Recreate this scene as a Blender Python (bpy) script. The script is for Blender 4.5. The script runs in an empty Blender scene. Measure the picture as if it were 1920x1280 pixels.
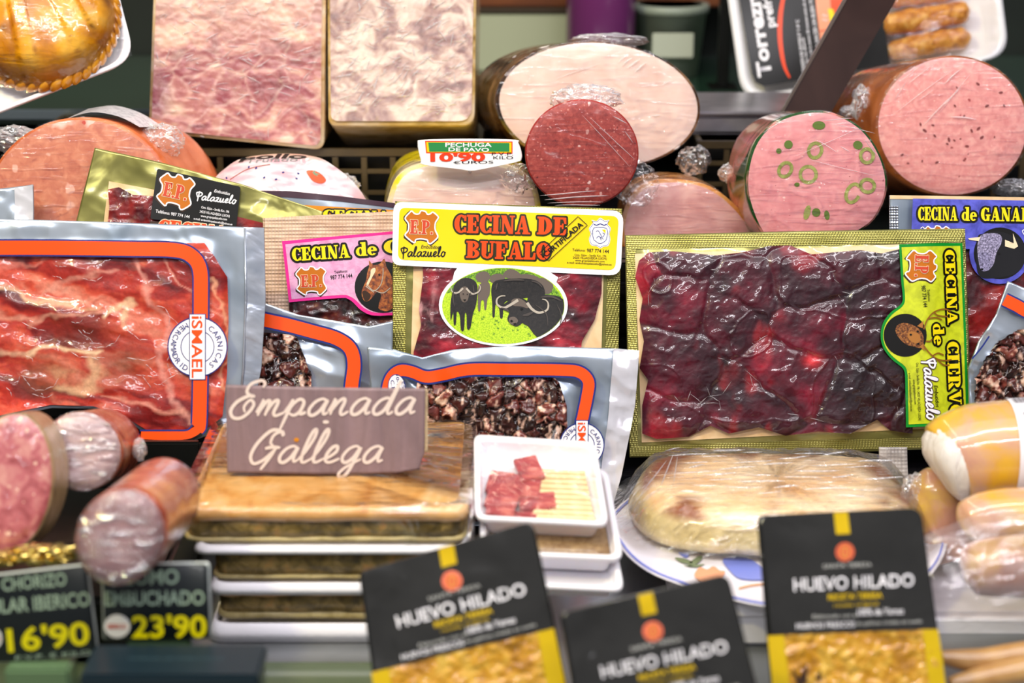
import bpy, bmesh, math, random
import numpy as np
from mathutils import Vector
from mathutils.geometry import tessellate_polygon

# ------------------------------------------------------------------ camera, world, lights, exposure
SC = bpy.context.scene
TH = math.radians(18.0)
CAM = np.array([0.0, -1.4266, 0.7135])
FW = np.array([0.0, math.cos(TH), -math.sin(TH)])
UP = np.array([0.0, math.sin(TH), math.cos(TH)])
FP = 3200.0                                     # focal length in pixels of the 1920 wide frame (60 mm)
cd = bpy.data.cameras.new('camera'); cam = bpy.data.objects.new('camera', cd)
SC.collection.objects.link(cam); SC.camera = cam
cam.location = CAM.tolist(); cam.rotation_euler = (math.pi/2 - TH, 0, 0)
cd.lens = 60; cd.sensor_width = 36; cd.clip_start = 0.02
cd.dof.use_dof = True; cd.dof.focus_distance = 1.52; cd.dof.aperture_fstop = 3.4
vs = SC.view_settings
vs.view_transform = 'Standard'; vs.look = 'None'; vs.gamma = 1; vs.use_curve_mapping = False
vs.exposure = -0.05
SC.cycles.transparent_max_bounces = 12
SC.cycles.max_bounces = 7
SC.cycles.sample_clamp_indirect = 6.0
W = bpy.data.worlds.new('market_air'); SC.world = W; W.use_nodes = True
W.node_tree.nodes['Background'].inputs[0].default_value = (0.93, 0.92, 1.0, 1)
W.node_tree.nodes['Background'].inputs[1].default_value = 0.22

def area(name, loc, tgt, sx, sy, watts, col):
    l = bpy.data.lights.new(name, 'AREA'); l.shape = 'RECTANGLE'; l.size = sx; l.size_y = sy
    l.energy = watts; l.color = col
    o = bpy.data.objects.new(name, l); SC.collection.objects.link(o); o.location = loc
    o.rotation_euler = (Vector(tgt) - Vector(loc)).to_track_quat('-Z', 'Y').to_euler()
    return o
area('case_lamp_front', (0.1, -0.60, 1.25), (0, -0.02, 0.2), 2.2, 0.05, 10.5, (1.0, 0.965, 1.0))
area('case_lamp_rear', (-0.1, 0.12, 1.12), (0, 0.12, 0.3), 1.9, 0.04, 2.2, (1.0, 0.93, 0.70))
area('overhead_soft_fill', (0.0, -0.55, 1.75), (0, -0.05, 0.2), 2.6, 1.3, 16, (1.0, 0.97, 1.0))  # big soft light added overhead to fill the diffuse shading
area('warm_hall_lamp', (-0.85, -0.9, 1.55), (-0.25, 0.1, 0.4), 0.16, 0.05, 11, (1.0, 0.85, 0.28))
area('hall_tube_near', (0.35, -1.75, 1.85), (0, 0, 0.3), 1.1, 0.035, 11, (1.0, 0.95, 1.0))
area('hall_tube_far', (-0.7, -2.6, 2.3), (0, 0, 0.3), 1.2, 0.05, 12, (0.95, 0.95, 1.0))
area('front_fill_panel', (0.2, -3.4, 1.15), (0, 0, 0.3), 3.2, 1.3, 3, (0.98, 0.97, 1.0))  # added frontal fill that lifts the sides facing the camera

# ------------------------------------------------------------------ geometry from photograph pixels
def pts(px, py, d):
    px = np.asarray(px, float); py = np.asarray(py, float)
    r = FW + ((px-960)/FP)[..., None]*np.array([1., 0, 0]) - ((py-640)/FP)[..., None]*UP
    return CAM + r*np.asarray(d)[..., None]

class Pl:
    """a real plane standing in the scene: a point at depth d on its normal; tilt = lean back from vertical"""
    def __init__(s, px, py, d, tilt=18.0, yaw=0.0):
        s.o = pts(px, py, d)
        t, y = math.radians(tilt), math.radians(yaw)
        s.n = np.array([math.cos(t)*math.sin(y), -math.cos(t)*math.cos(y), math.sin(t)])
        s.d = d
    def pt(s, px, py, h=0.0):
        px = np.asarray(px, float); py = np.asarray(py, float)
        r = FW + ((px-960)/FP)[..., None]*np.array([1., 0, 0]) - ((py-640)/FP)[..., None]*UP
        t = ((s.o - CAM) @ s.n)/(r @ s.n)
        return CAM + r*t[..., None] + np.asarray(h, float)[..., None]*s.n

def hsh(i, j, s):
    v = np.sin(i*127.1 + j*311.7 + s*74.7)*43758.5453
    return v - np.floor(v)
def vn(x, y, s=0):
    xi, yi = np.floor(x), np.floor(y); fx, fy = x-xi, y-yi
    fx = fx*fx*(3-2*fx); fy = fy*fy*(3-2*fy)
    a, b = hsh(xi, yi, s), hsh(xi+1, yi, s); c, d = hsh(xi, yi+1, s), hsh(xi+1, yi+1, s)
    return (a*(1-fx)+b*fx)*(1-fy) + (c*(1-fx)+d*fx)*fy
def fbm(x, y, o=4, s=0):
    x = np.asarray(x, float); y = np.asarray(y, float)
    r = 0; a = .5; t = 0
    for k in range(o):
        r = r + a*vn(x, y, s+k*13); t += a; a *= .5; x, y = x*2.03+7.1, y*2.03+3.7
    return r/t
def ridge(x, y, o=3, s=0):
    r = 0; a = .5; t = 0
    for k in range(o):
        r = r + a*(1-np.abs(2*vn(x, y, s+k*17)-1)); t += a; a *= .5; x, y = x*2.1+5, y*2.1+9
    return r/t
def worley(x, y, s=0):
    x = np.asarray(x, float); y = np.asarray(y, float)
    xi, yi = np.floor(x), np.floor(y)
    f1 = np.full(x.shape, 9.); f2 = f1.copy(); ident = np.zeros(x.shape); vx = np.zeros(x.shape); vy = np.zeros(x.shape)
    for a in (-1, 0, 1):
        for b in (-1, 0, 1):
            cx, cy = xi+a, yi+b
            dx, dy = cx+hsh(cx, cy, s)-x, cy+hsh(cx, cy, s+5)-y
            d = np.sqrt(dx*dx+dy*dy); n = d < f1
            f2 = np.where(n, f1, np.minimum(f2, d)); f1 = np.where(n, d, f1)
            ident = np.where(n, hsh(cx, cy, s+9), ident); vx = np.where(n, dx, vx); vy = np.where(n, dy, vy)
    return f1, f2, ident, vx, vy
def sst(a, b, x):
    t = np.clip((x-a)/(b-a), 0, 1); return t*t*(3-2*t)
def lin(h):
    h = h.lstrip('#'); c = np.array([int(h[i:i+2], 16)/255 for i in (0, 2, 4)])
    return np.where(c <= .04045, c/12.92, ((c+.055)/1.055)**2.4)
def mixc(a, b, t):
    return a*(1-t[..., None]) + b*t[..., None]
def ramp(t, stops):
    c = np.zeros(t.shape+(3,)) + lin(stops[0][1])
    for (p0, a), (p1, b) in zip(stops, stops[1:]):
        k = np.clip((t-p0)/(p1-p0), 0, 1); c = np.where((t >= p0)[..., None], mixc(np.broadcast_to(lin(a), c.shape), lin(b), k), c)
    return c

# ------------------------------------------------------------------ materials
MT = {}
def nn(nt, typ, **kw):
    n = nt.nodes.new(typ)
    for k, v in kw.items():
        if k.startswith('_'): setattr(n, k[1:], v)
        else: n.inputs[k.replace('9', ' ')].default_value = v
    return n
def rgba(c):
    c = lin(c) if isinstance(c, str) else c
    return (float(c[0]), float(c[1]), float(c[2]), 1)
def mat(name, col='#808080', cols=None, ns=60, nd=4, stretch=(1, 1, 1), rough=.5, metal=0, coat=0, cr=.08, bumps=(),
        sss=0, vcol=False, grain=None, spots=(), spec=.45, cbump=(), trans=0, alpha=1, emit=0, dots=None):
    if name in MT: return MT[name]
    m = bpy.data.materials.new(name); m.use_nodes = True; nt = m.node_tree; L = nt.links.new
    b = nt.nodes['Principled BSDF']
    b.inputs['Roughness'].default_value = rough; b.inputs['Metallic'].default_value = metal
    b.inputs['Coat Weight'].default_value = coat; b.inputs['Coat Roughness'].default_value = cr
    b.inputs['Specular IOR Level'].default_value = spec
    if sss:
        b.inputs['Subsurface Weight'].default_value = sss; b.inputs['Subsurface Scale'].default_value = .006
        b.inputs['Subsurface Radius'].default_value = (1, .4, .25)
    if trans: b.inputs['Transmission Weight'].default_value = trans
    if alpha < 1: b.inputs['Alpha'].default_value = alpha
    tc = nn(nt, 'ShaderNodeTexCoord'); mp = nn(nt, 'ShaderNodeMapping'); L(tc.outputs['Object'], mp.inputs[0])
    mp.inputs['Scale'].default_value = stretch
    src = None
    if vcol:
        a = nn(nt, 'ShaderNodeVertexColor', _layer_name='Col'); src = a.outputs[0]
    elif cols:
        n = nn(nt, 'ShaderNodeTexNoise', Scale=ns, Detail=nd, Distortion=.6); L(mp.outputs[0], n.inputs['Vector'])
        r = nn(nt, 'ShaderNodeValToRGB'); e = r.color_ramp.elements
        while len(e) < len(cols): e.new(.5)
        for k, (p, c) in enumerate(cols): e[k].position = p; e[k].color = rgba(c)
        L(n.outputs[0], r.inputs[0]); src = r.outputs[0]
    else:
        b.inputs['Base Color'].default_value = rgba(col)
    for k, (sc_, thr, c, frac) in enumerate(spots):
        v = nn(nt, 'ShaderNodeTexVoronoi', Scale=sc_)
        w = nn(nt, 'ShaderNodeTexNoise', Scale=sc_*1.5); L(tc.outputs['Object'], w.inputs['Vector'])
        vm = nn(nt, 'ShaderNodeVectorMath', _operation='MULTIPLY_ADD'); L(w.outputs['Color'], vm.inputs[0])
        vm.inputs[1].default_value = (.6/sc_,)*3; L(tc.outputs['Object'], vm.inputs[2]); L(vm.outputs[0], v.inputs['Vector'])
        sp = nn(nt, 'ShaderNodeSeparateColor'); L(v.outputs['Color'], sp.inputs[0])
        m1 = nn(nt, 'ShaderNodeMath', _operation='SUBTRACT'); L(sp.outputs[0], m1.inputs[0]); m1.inputs[1].default_value = 1-frac
        m2 = nn(nt, 'ShaderNodeMath', _operation='MULTIPLY'); L(m1.outputs[0], m2.inputs[0]); m2.inputs[1].default_value = thr/frac
        m3 = nn(nt, 'ShaderNodeMath', _operation='SUBTRACT'); L(m2.outputs[0], m3.inputs[0]); L(v.outputs['Distance'], m3.inputs[1])
        m4 = nn(nt, 'ShaderNodeMath', _operation='MULTIPLY'); m4.use_clamp = True; L(m3.outputs[0], m4.inputs[0]); m4.inputs[1].default_value = 14
        mx = nn(nt, 'ShaderNodeMix', _data_type='RGBA'); L(m4.outputs[0], mx.inputs[0])
        if src: L(src, mx.inputs[6])
        else: mx.inputs[6].default_value = rgba(col)
        mx.inputs[7].default_value = rgba(c); src = mx.outputs[2]
    if grain:
        n = nn(nt, 'ShaderNodeTexNoise', Scale=grain[0], Detail=3); L(mp.outputs[0], n.inputs['Vector'])
        mr = nn(nt, 'ShaderNodeMapRange'); L(n.outputs[0], mr.inputs[0]); mr.inputs[1].default_value = .3; mr.inputs[2].default_value = .7
        mr.inputs[3].default_value = 1-grain[1]; mr.inputs[4].default_value = 1+grain[1]
        mx = nn(nt, 'ShaderNodeVectorMath', _operation='SCALE')
        if src: L(src, mx.inputs[0])
        else: mx.inputs[0].default_value = rgba(col)[:3]
        L(mr.outputs[0], mx.inputs[3]); src = mx.outputs[0]
    if src: L(src, b.inputs['Base Color'])
    def chain(lst, target):
        prev = None
        for (s_, dist, st) in lst:
            mpp = nn(nt, 'ShaderNodeMapping'); L(tc.outputs['Object'], mpp.inputs[0])
            if len(st) > 3: mpp.inputs['Rotation'].default_value = st[3:]
            mpp.inputs['Scale'].default_value = st[:3]
            if dist < 0:                          # embossed grid of dots
                t = nn(nt, 'ShaderNodeTexVoronoi', Scale=s_, Randomness=0.0); o = 'Distance'; dist = -dist
            else:
                t = nn(nt, 'ShaderNodeTexNoise', Scale=s_, Detail=2.5, Distortion=.4); o = 0
            L(mpp.outputs[0], t.inputs['Vector'])
            bp = nn(nt, 'ShaderNodeBump', Strength=1, Distance=dist); L(t.outputs[o], bp.inputs['Height'])
            if prev: L(prev, bp.inputs['Normal'])
            prev = bp.outputs[0]
        if prev: L(prev, b.inputs[target])
    chain(bumps, 'Normal'); chain(cbump, 'Coat Normal')
    if emit:
        b.inputs['Emission Color'].default_value = rgba(col); b.inputs['Emission Strength'].default_value = emit
    MT[name] = m; return m

def film_mat(name, op=.1, streak=(90, (1, 1, 1)), rough=.07, tint='#f4f2fa', milky=.0, bump=.0012, smax=.5):
    """clear cling film: passes light straight through, mirrors at grazing angles, milky where it is creased"""
    if name in MT: return MT[name]
    m = bpy.data.materials.new(name); m.use_nodes = True; nt = m.node_tree; L = nt.links.new
    out = nt.nodes['Material Output']; nt.nodes.remove(nt.nodes['Principled BSDF'])
    tr = nn(nt, 'ShaderNodeBsdfTransparent'); gl = nn(nt, 'ShaderNodeBsdfGlossy', Roughness=rough); df = nn(nt, 'ShaderNodeBsdfDiffuse')
    df.inputs[0].default_value = rgba(tint); gl.inputs[0].default_value = rgba('#ffffff')
    tc = nn(nt, 'ShaderNodeTexCoord'); mp = nn(nt, 'ShaderNodeMapping'); L(tc.outputs['Object'], mp.inputs[0])
    st = streak[1]; mp.inputs['Scale'].default_value = st[:3]
    if len(st) > 3: mp.inputs['Rotation'].default_value = st[3:]
    n = nn(nt, 'ShaderNodeTexNoise', Scale=streak[0], Detail=3, Distortion=.8); L(mp.outputs[0], n.inputs['Vector'])
    bp = nn(nt, 'ShaderNodeBump', Strength=1, Distance=bump); L(n.outputs[0], bp.inputs['Height']); L(bp.outputs[0], gl.inputs['Normal'])
    mr = nn(nt, 'ShaderNodeMapRange', _interpolation_type='SMOOTHSTEP'); L(n.outputs[0], mr.inputs[0])
    mr.inputs[1].default_value = .52; mr.inputs[2].default_value = .78; mr.inputs[3].default_value = op; mr.inputs[4].default_value = smax
    lw = nn(nt, 'ShaderNodeLayerWeight', Blend=.25); L(bp.outputs[0], lw.inputs['Normal'])
    ad = nn(nt, 'ShaderNodeMath', _operation='MAXIMUM'); L(mr.outputs[0], ad.inputs[0]); L(lw.outputs['Fresnel'], ad.inputs[1])
    cl = nn(nt, 'ShaderNodeMath', _operation='MINIMUM'); L(ad.outputs[0], cl.inputs[0]); cl.inputs[1].default_value = .85
    gm = nn(nt, 'ShaderNodeMixShader'); gm.inputs[0].default_value = milky; L(gl.outputs[0], gm.inputs[1]); L(df.outputs[0], gm.inputs[2])
    mx = nn(nt, 'ShaderNodeMixShader'); L(cl.outputs[0], mx.inputs[0]); L(tr.outputs[0], mx.inputs[1]); L(gm.outputs[0], mx.inputs[2])
    L(mx.outputs[0], out.inputs[0]); MT[name] = m; return m

# ------------------------------------------------------------------ objects
COL = SC.collection
ORG = {}
def tag(o, label=None, cat=None, group=None, kind=None):
    for k, v in (('label', label), ('category', cat), ('group', group), ('kind', kind)):
        if v: o[k] = v
    return o
def thing(name, label, cat, loc, group=None):
    o = bpy.data.objects.new(name, None); COL.objects.link(o); o.location = [float(v) for v in loc]
    o.empty_display_size = .02; ORG[o.name] = np.array(loc, float)
    return tag(o, label, cat, group)
def mk(name, V, F, m, parent=None, smooth=True, colors=None, label=None, kind=None, loc=None):
    V = np.asarray(V, float).reshape(-1, 3)
    if parent is not None: org = ORG[parent.name]
    else: org = np.array(loc if loc is not None else [V[:, 0].mean(), V[:, 1].mean(), V[:, 2].min()])
    me = bpy.data.meshes.new(name); me.from_pydata((V-org).tolist(), [], [tuple(int(i) for i in f) for f in F])
    if isinstance(m, (list, tuple)):
        for q in m: me.materials.append(q)
    else: me.materials.append(m)
    if smooth: me.polygons.foreach_set('use_smooth', [True]*len(me.polygons))
    if colors is not None:
        a = me.color_attributes.new('Col', 'FLOAT_COLOR', 'POINT')
        c = np.ones((len(V), 4), np.float32); c[:, :3] = np.asarray(colors).reshape(-1, 3); a.data.foreach_set('color', c.ravel())
    me.update()
    o = bpy.data.objects.new(name, me); COL.objects.link(o)
    if parent is not None: o.parent = parent
    else: o.location = org.tolist()
    ORG[o.name] = org
    if label: o['label'] = label
    if kind: o['kind'] = kind
    return o
def fix_normals(o):
    bm = bmesh.new(); bm.from_mesh(o.data); bmesh.ops.recalc_face_normals(bm, faces=bm.faces); bm.to_mesh(o.data); bm.free()
def box(name, lo, hi, m, parent=None, bev=.002, **kw):
    lo, hi = np.array(lo, float), np.array(hi, float)
    bm = bmesh.new(); bmesh.ops.create_cube(bm, size=1)
    for v in bm.verts: v.co = Vector(((lo+hi)/2 + np.array(v.co)*(hi-lo)).tolist())
    if bev: bmesh.ops.bevel(bm, geom=bm.edges[:], offset=bev, segments=2, affect='EDGES')
    V = [tuple(v.co) for v in bm.verts]; F = [[v.index for v in f.verts] for f in bm.faces]
    bm.free(); return mk(name, V, F, m, parent, smooth=False, **kw)
def resample(p, n):
    p = np.array(p, float); d = np.r_[0, np.cumsum(np.hypot(*np.diff(p, axis=0).T))]
    t = np.linspace(0, d[-1], n); return np.c_[np.interp(t, d, p[:, 0]), np.interp(t, d, p[:, 1])]
def crom(P, k=8, closed=False):
    P = [np.array(p, float) for p in P]; n = len(P); out = []
    for i in range(n if closed else n-1):
        a, b, c, d = ((P[(i-1) % n], P[i], P[(i+1) % n], P[(i+2) % n]) if closed else (P[max(i-1, 0)], P[i], P[i+1], P[min(i+2, n-1)]))
        for j in range(k):
            t = j/k; out.append(.5*((2*b)+(c-a)*t+(2*a-5*b+4*c-d)*t*t+(3*b-a-3*c+d)*t**3))
    if not closed: out.append(P[-1])
    return np.array(out)
def rrect(c, r, k=5):
    """quad corners (px) with rounded corners"""
    c = [np.array(q, float) for q in c]; out = []; n = len(c)
    rr = r if isinstance(r, (list, tuple)) else [r]*n
    for i in range(n):
        a, b, d = c[i-1], c[i], c[(i+1) % n]
        u = (a-b)/np.linalg.norm(a-b); v = (d-b)/np.linalg.norm(d-b)
        p0, p2 = b+u*rr[i], b+v*rr[i]
        for j in range(k+1):
            t = j/k; out.append((1-t)**2*p0+2*t*(1-t)*b+t*t*p2)
    return np.array(out)
def ell(cx, cy, rx, ry, n=48, rot=0, a0=0, a1=360):
    t = np.radians(np.linspace(a0, a1, n, endpoint=(a1-a0) < 360)); c, s = math.cos(math.radians(rot)), math.sin(math.radians(rot))
    x, y = rx*np.cos(t), ry*np.sin(t); return np.c_[cx+x*c-y*s, cy+x*s+y*c]
def gridfaces(ny, nx, off=0, wrap=False):
    i = np.arange(ny-1)[:, None]; j = np.arange(nx if wrap else nx-1)[None, :]; k = (j+1) % nx
    return (np.stack(np.broadcast_arrays(i*nx+j, i*nx+k, (i+1)*nx+k, (i+1)*nx+j), -1).reshape(-1, 4)[:, ::-1]+off).tolist()
def coons(top, right, bottom, left, cell=3.0):
    """grid of pixels filling four edge polylines: top left>right, right top>bottom, bottom left>right, left top>bottom"""
    L = lambda p: np.hypot(*np.diff(np.array(p, float), axis=0).T).sum()
    nx = max(3, int(max(L(top), L(bottom))/cell)); ny = max(3, int(max(L(left), L(right))/cell))
    T, B, R_, Lf = resample(top, nx), resample(bottom, nx), resample(right, ny), resample(left, ny)
    u = np.linspace(0, 1, nx)[None, :, None]; v = np.linspace(0, 1, ny)[:, None, None]
    S = (1-v)*T[None]+v*B[None]+(1-u)*Lf[:, None]+u*R_[:, None]-((1-u)*(1-v)*T[0]+u*(1-v)*T[-1]+(1-u)*v*B[0]+u*v*B[-1])
    return S[..., 0], S[..., 1], np.broadcast_to(u[..., 0], S.shape[:2]), np.broadcast_to(v[..., 0], S.shape[:2])
def quadp(a, b, c, d, cell=3.0):     # tl tr br bl
    return coons([a, b], [b, c], [d, c], [a, d], cell)
def sheet(name, pl, G, H, m, parent, colf=None, back=None, smooth=True, **kw):
    """height field over a pixel grid on plane pl; back = thickness closes it to a solid"""
    X, Y, U, V_ = G; h = H(X, Y) if callable(H) else np.zeros(X.shape)+H
    P = pl.pt(X, Y, h).reshape(-1, 3); ny, nx = X.shape; F = gridfaces(ny, nx); c = colf(X, Y) if colf else None
    if back is not None:
        idx = list(range(nx))+[r*nx+nx-1 for r in range(1, ny)]+[(ny-1)*nx+q for q in range(nx-2, -1, -1)]+[r*nx for r in range(ny-2, 0, -1)]
        B = P[idx]; fl = pl.pt(X, Y, -back).reshape(-1, 3)[idx]; o = len(P); P = np.r_[P, fl]; n = len(idx)
        F += [(idx[i], idx[(i+1) % n], o+(i+1) % n, o+i) for i in range(n)] + [tuple(o+i for i in range(n))]
        if c is not None: cc = c.reshape(-1, 3); c = np.r_[cc, cc[idx]]
    return mk(name, P, F, m, parent, smooth, c, **kw)
def rings(pl, outline, spec, cap0=True, cap1=True):
    """stack of scaled copies of an outline: spec = (scale, height along the normal)"""
    O = pl.pt(outline[:, 0], outline[:, 1]); c = O.mean(0); V = []; n = len(O)
    for s, h in spec: V.append(c+(O-c)*s+pl.n*h)
    F = gridfaces(len(spec), n, wrap=True)
    if cap0: F.append(tuple(range(n))[::-1])
    if cap1: F.append(tuple((len(spec)-1)*n+i for i in range(n)))
    return np.concatenate(V), F
def loft(name, pl, outline, D, Ln, m, parent, prof=None, nseg=14, bumpy=0, seed=0, **kw):
    """body of a cut piece: its cut outline carried back along D; prof(t) = scale"""
    O = pl.pt(outline[:, 0], outline[:, 1]); c = O.mean(0); D = np.array(D, float); D /= np.linalg.norm(D); n = len(O)
    prof = prof or (lambda t: math.sqrt(max(0, 1-max(0, (t-.75)/.25)**2))*.98+.02)
    V = [c+(O-c)*.86]; a = np.linspace(0, 6.283, n, endpoint=False)
    for k in range(nseg+1):
        t = (k/nseg)**.9; s = prof(t)
        w = 1+bumpy*(fbm(np.cos(a)*2+5, np.sin(a)*2+5+t*5, 3, seed)-.5) if k else 1
        V.append(c+(O-c)*s*(w[:, None] if k else 1)+D*Ln*t)
    F = gridfaces(nseg+2, n, wrap=True); F = [f[::-1] for f in F]
    F.append(tuple((nseg+1)*n+i for i in range(n)))
    o = mk(name, np.concatenate(V), F, m, parent, **kw); fix_normals(o); return o
def disc(name, pl, outline, m, parent, rr=18, dome=.002, H=None, colf=None, lift=.0005, **kw):
    if len(outline) < 90:
        q = np.r_[outline, outline[:1]]; outline = resample(q, 97)[:-1]
    c = outline.mean(0); n = len(outline); X = [c[0]]; Y = [c[1]]; h = [dome+lift]
    for k in range(1, rr+1):
        t = k/rr; q = c+(outline-c)*t; X += q[:, 0].tolist(); Y += q[:, 1].tolist(); h += [lift+dome*(1-t**6)]*n
    X, Y, h = np.array(X), np.array(Y), np.array(h)
    if H: h = h+H(X, Y)
    P = pl.pt(X, Y, h); F = [(0, 1+(i+1) % n, 1+i) for i in range(n)]+[f[::-1] for f in gridfaces(rr, n, 1, True)]
    F = [tuple(reversed(f)) for f in F]
    o = mk(name, P, F, m, parent, colors=colf(X, Y) if colf else None, **kw)
    nrm = o.data.polygons[0].normal
    if np.dot(np.array(nrm), pl.n) < 0: o.data.flip_normals()
    return o
def tube(name, path, r, m, parent=None, n=10, **kw):
    P = np.array(path, float); rr = np.broadcast_to(np.asarray(r, float), (len(P),)); V = []
    T = np.gradient(P, axis=0); T /= np.linalg.norm(T, axis=1)[:, None]
    u = np.cross(T[0], [0, 0, 1.0]); u = u/np.linalg.norm(u) if np.linalg.norm(u) > 1e-3 else np.array([1., 0, 0])
    for k in range(len(P)):
        u = u-T[k]*(u@T[k]); u /= np.linalg.norm(u); w = np.cross(T[k], u)
        for a in np.linspace(0, 6.283, n, endpoint=False): V.append(P[k]+(u*math.cos(a)+w*math.sin(a))*rr[k])
    F = gridfaces(len(P), n, wrap=True)+[tuple(range(n)), tuple((len(P)-1)*n+i for i in range(n))]
    o = mk(name, V, F, m, parent, **kw); fix_normals(o); return o
def tuft(name, px, py, d, rx, ry, rz, m, parent, seed=0, sub=4, amp=.55, fq=1.0, **kw):
    """crumpled gathered film; radii in pixels"""
    bm = bmesh.new(); bmesh.ops.create_icosphere(bm, subdivisions=sub, radius=1)
    V = np.array([tuple(v.co) for v in bm.verts]); F = [[v.index for v in f.verts] for f in bm.faces]; bm.free()
    a = V[:, 0]*2.2*fq+7; b = V[:, 1]*2.2*fq+V[:, 2]*1.9*fq+11
    w = 1+amp*(ridge(a, b, 4, seed)-.6)+.35*amp*(vn(a*5, b*5, seed)-.5)
    c = pts(px, py, d); s = d/FP; V = V*w[:, None]
    P = c+V[:, :1]*rx*s*np.array([1., 0, 0])+V[:, 1:2]*ry*s*UP+V[:, 2:3]*rz*s*FW
    return mk(name, P, F, m, parent, smooth=False, **kw)

def creases(parent, pl, lines, h0=.004, m=None, name='glint_creases'):
    """whitish folds in the film, put in as glints and streak highlights: (x0, y0, x1, y1, width px)"""
    V, F = [], []
    for (x0, y0, x1, y1, w) in lines:
        L_ = math.hypot(x1-x0, y1-y0); nx_, ny_ = -(y1-y0)/L_*w/2, (x1-x0)/L_*w/2; n = max(3, int(L_/10)); b = len(V)
        for k in range(n+1):
            t = k/n; e = math.sin(math.pi*t)**.5*.9+.1; x, y = x0+(x1-x0)*t, y0+(y1-y0)*t; bow = 2.0*math.sin(t*5+x0)
            for s_, hh in ((-1, 0), (0, 1), (1, 0)):
                V.append(pl.pt(x+nx_*s_*e-ny_*0+bow*ny_*.2, y+ny_*s_*e+bow*.3, h0+hh*w*.75*e*pl.d/FP))
        for k in range(n):
            q = b+3*k; F += [(q, q+3, q+4, q+1), (q+1, q+4, q+5, q+2)]
    return mk(name, V, F, m or CREASE, parent, smooth=False, kind='stuff')

# ------------------------------------------------------------------ flat print: polygons, lettering, strokes
TXT = {}
def text_geo(s, bold=0.0):
    k = (s, bold)
    if k not in TXT:
        c = bpy.data.curves.new('t', 'FONT'); c.body = s; c.size = 1; c.offset = bold; c.resolution_u = 3
        o = bpy.data.objects.new('t', c); COL.objects.link(o); dg = bpy.context.evaluated_depsgraph_get()
        me = bpy.data.meshes.new_from_object(o.evaluated_get(dg))
        V = np.array([tuple(v.co)[:2] for v in me.vertices]).reshape(-1, 2); F = [tuple(p.vertices) for p in me.polygons]
        bpy.data.objects.remove(o); bpy.data.curves.remove(c); bpy.data.meshes.remove(me)
        TXT[k] = (V, F)
    return TXT[k]
def P_(*a): return ('p', np.array(a, float).reshape(-1, 2))
def R_(x0, y0, x1, y1): return P_(x0, y0, x1, y0, x1, y1, x0, y1)
def A_(cx, cy, rx, ry, ix, iy, a0, a1, icx=None, n=14):
    o = ell(cx, cy, rx, ry, n, 0, a0, a1) if a1-a0 < 360 else ell(cx, cy, rx, ry, n, 0, a0, a1-.01)
    i = ell(cx if icx is None else icx, cy, ix, iy, n, 0, a0, a1-.01)
    return ('s', o, i)
ST = R_(.08, 0, .36, 1)
GL = {
 'C': (.74, [A_(.4, .5, .4, .5, .13, .4, 48, 312, .42), R_(.58, .66, .7, .96), R_(.58, .04, .7, .3)]),
 'G': (.84, [A_(.4, .5, .4, .5, .13, .4, 48, 312, .42), R_(.58, .66, .7, .96), R_(.5, .02, .74, .44), R_(.42, .38, .82, .48)]),
 'E': (.76, [ST, R_(0, .89, .68, 1), R_(0, 0, .68, .11), R_(.3, .45, .52, .56), P_(.5, 1, .68, 1, .7, .64, .6, .64), P_(.5, 0, .6, .36, .7, .36, .68, 0), R_(.47, .35, .55, .66)]),
 'F': (.72, [ST, R_(0, .89, .68, 1), R_(0, 0, .46, .1), R_(.3, .45, .52, .56), P_(.5, 1, .68, 1, .7, .64, .6, .64), R_(.47, .35, .55, .66)]),
 'I': (.5, [ST, R_(0, .9, .44, 1), R_(0, 0, .44, .1)]),
 'L': (.72, [ST, R_(0, .9, .46, 1), R_(0, 0, .66, .12), P_(.48, 0, .58, .4, .68, .4, .66, 0)]),
 'N': (.88, [R_(.1, 0, .2, 1), R_(.64, 0, .74, 1), P_(.02, 1, .32, 1, .74, 0, .5, 0), R_(0, 0, .3, .09), R_(.54, .91, .84, 1)]),
 'A': (.9, [P_(.1, 0, .2, 0, .46, 1, .36, 1), P_(.34, 1, .52, 1, .8, 0, .5, 0), R_(.2, .26, .56, .36), R_(0, 0, .3, .09), R_(.42, 0, .88, .09)]),
 'D': (.86, [ST, A_(.3, .5, .5, .5, .2, .4, -90, 90), R_(0, 0, .32, .1), R_(0, .9, .32, 1)]),
 'B': (.8, [ST, A_(.34, .75, .36, .25, .14, .15, -90, 90), A_(.34, .27, .4, .27, .16, .17, -90, 90), R_(0, 0, .36, .1), R_(0, .9, .36, 1)]),
 'P': (.78, [ST, A_(.34, .72, .38, .28, .14, .18, -90, 90), R_(0, 0, .46, .1), R_(0, .9, .36, 1)]),
 'R': (.88, [ST, A_(.34, .74, .38, .26, .14, .16, -90, 90), R_(0, 0, .44, .1), R_(0, .9, .36, 1), P_(.34, .52, .5, .52, .86, 0, .54, 0)]),
 'U': (.84, [R_(.08, .28, .34, 1), R_(.62, .28, .72, 1), A_(.4, .3, .32, .3, .1, .2, 180, 360), R_(0, .91, .42, 1), R_(.52, .91, .82, 1)]),
 'O': (.84, [A_(.4, .5, .4, .5, .12, .4, 0, 360)]),
 'V': (.86, [P_(.06, 1, .36, 1, .54, 0, .4, 0), P_(.66, 1, .76, 1, .52, 0, .44, 0), R_(0, .91, .42, 1), R_(.56, .91, .86, 1)]),
 'd': (.7, [A_(.28, .33, .28, .33, .08, .24, 0, 360), R_(.38, 0, .62, 1), R_(.3, .9, .6, 1), R_(.5, 0, .7, .08)]),
 'e': (.64, [A_(.3, .33, .3, .33, .08, .24, 0, 318), R_(.1, .3, .58, .4)]),
 ' ': (.32, []), '.': (.3, [R_(.05, 0, .25, .17)]),
}
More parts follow.
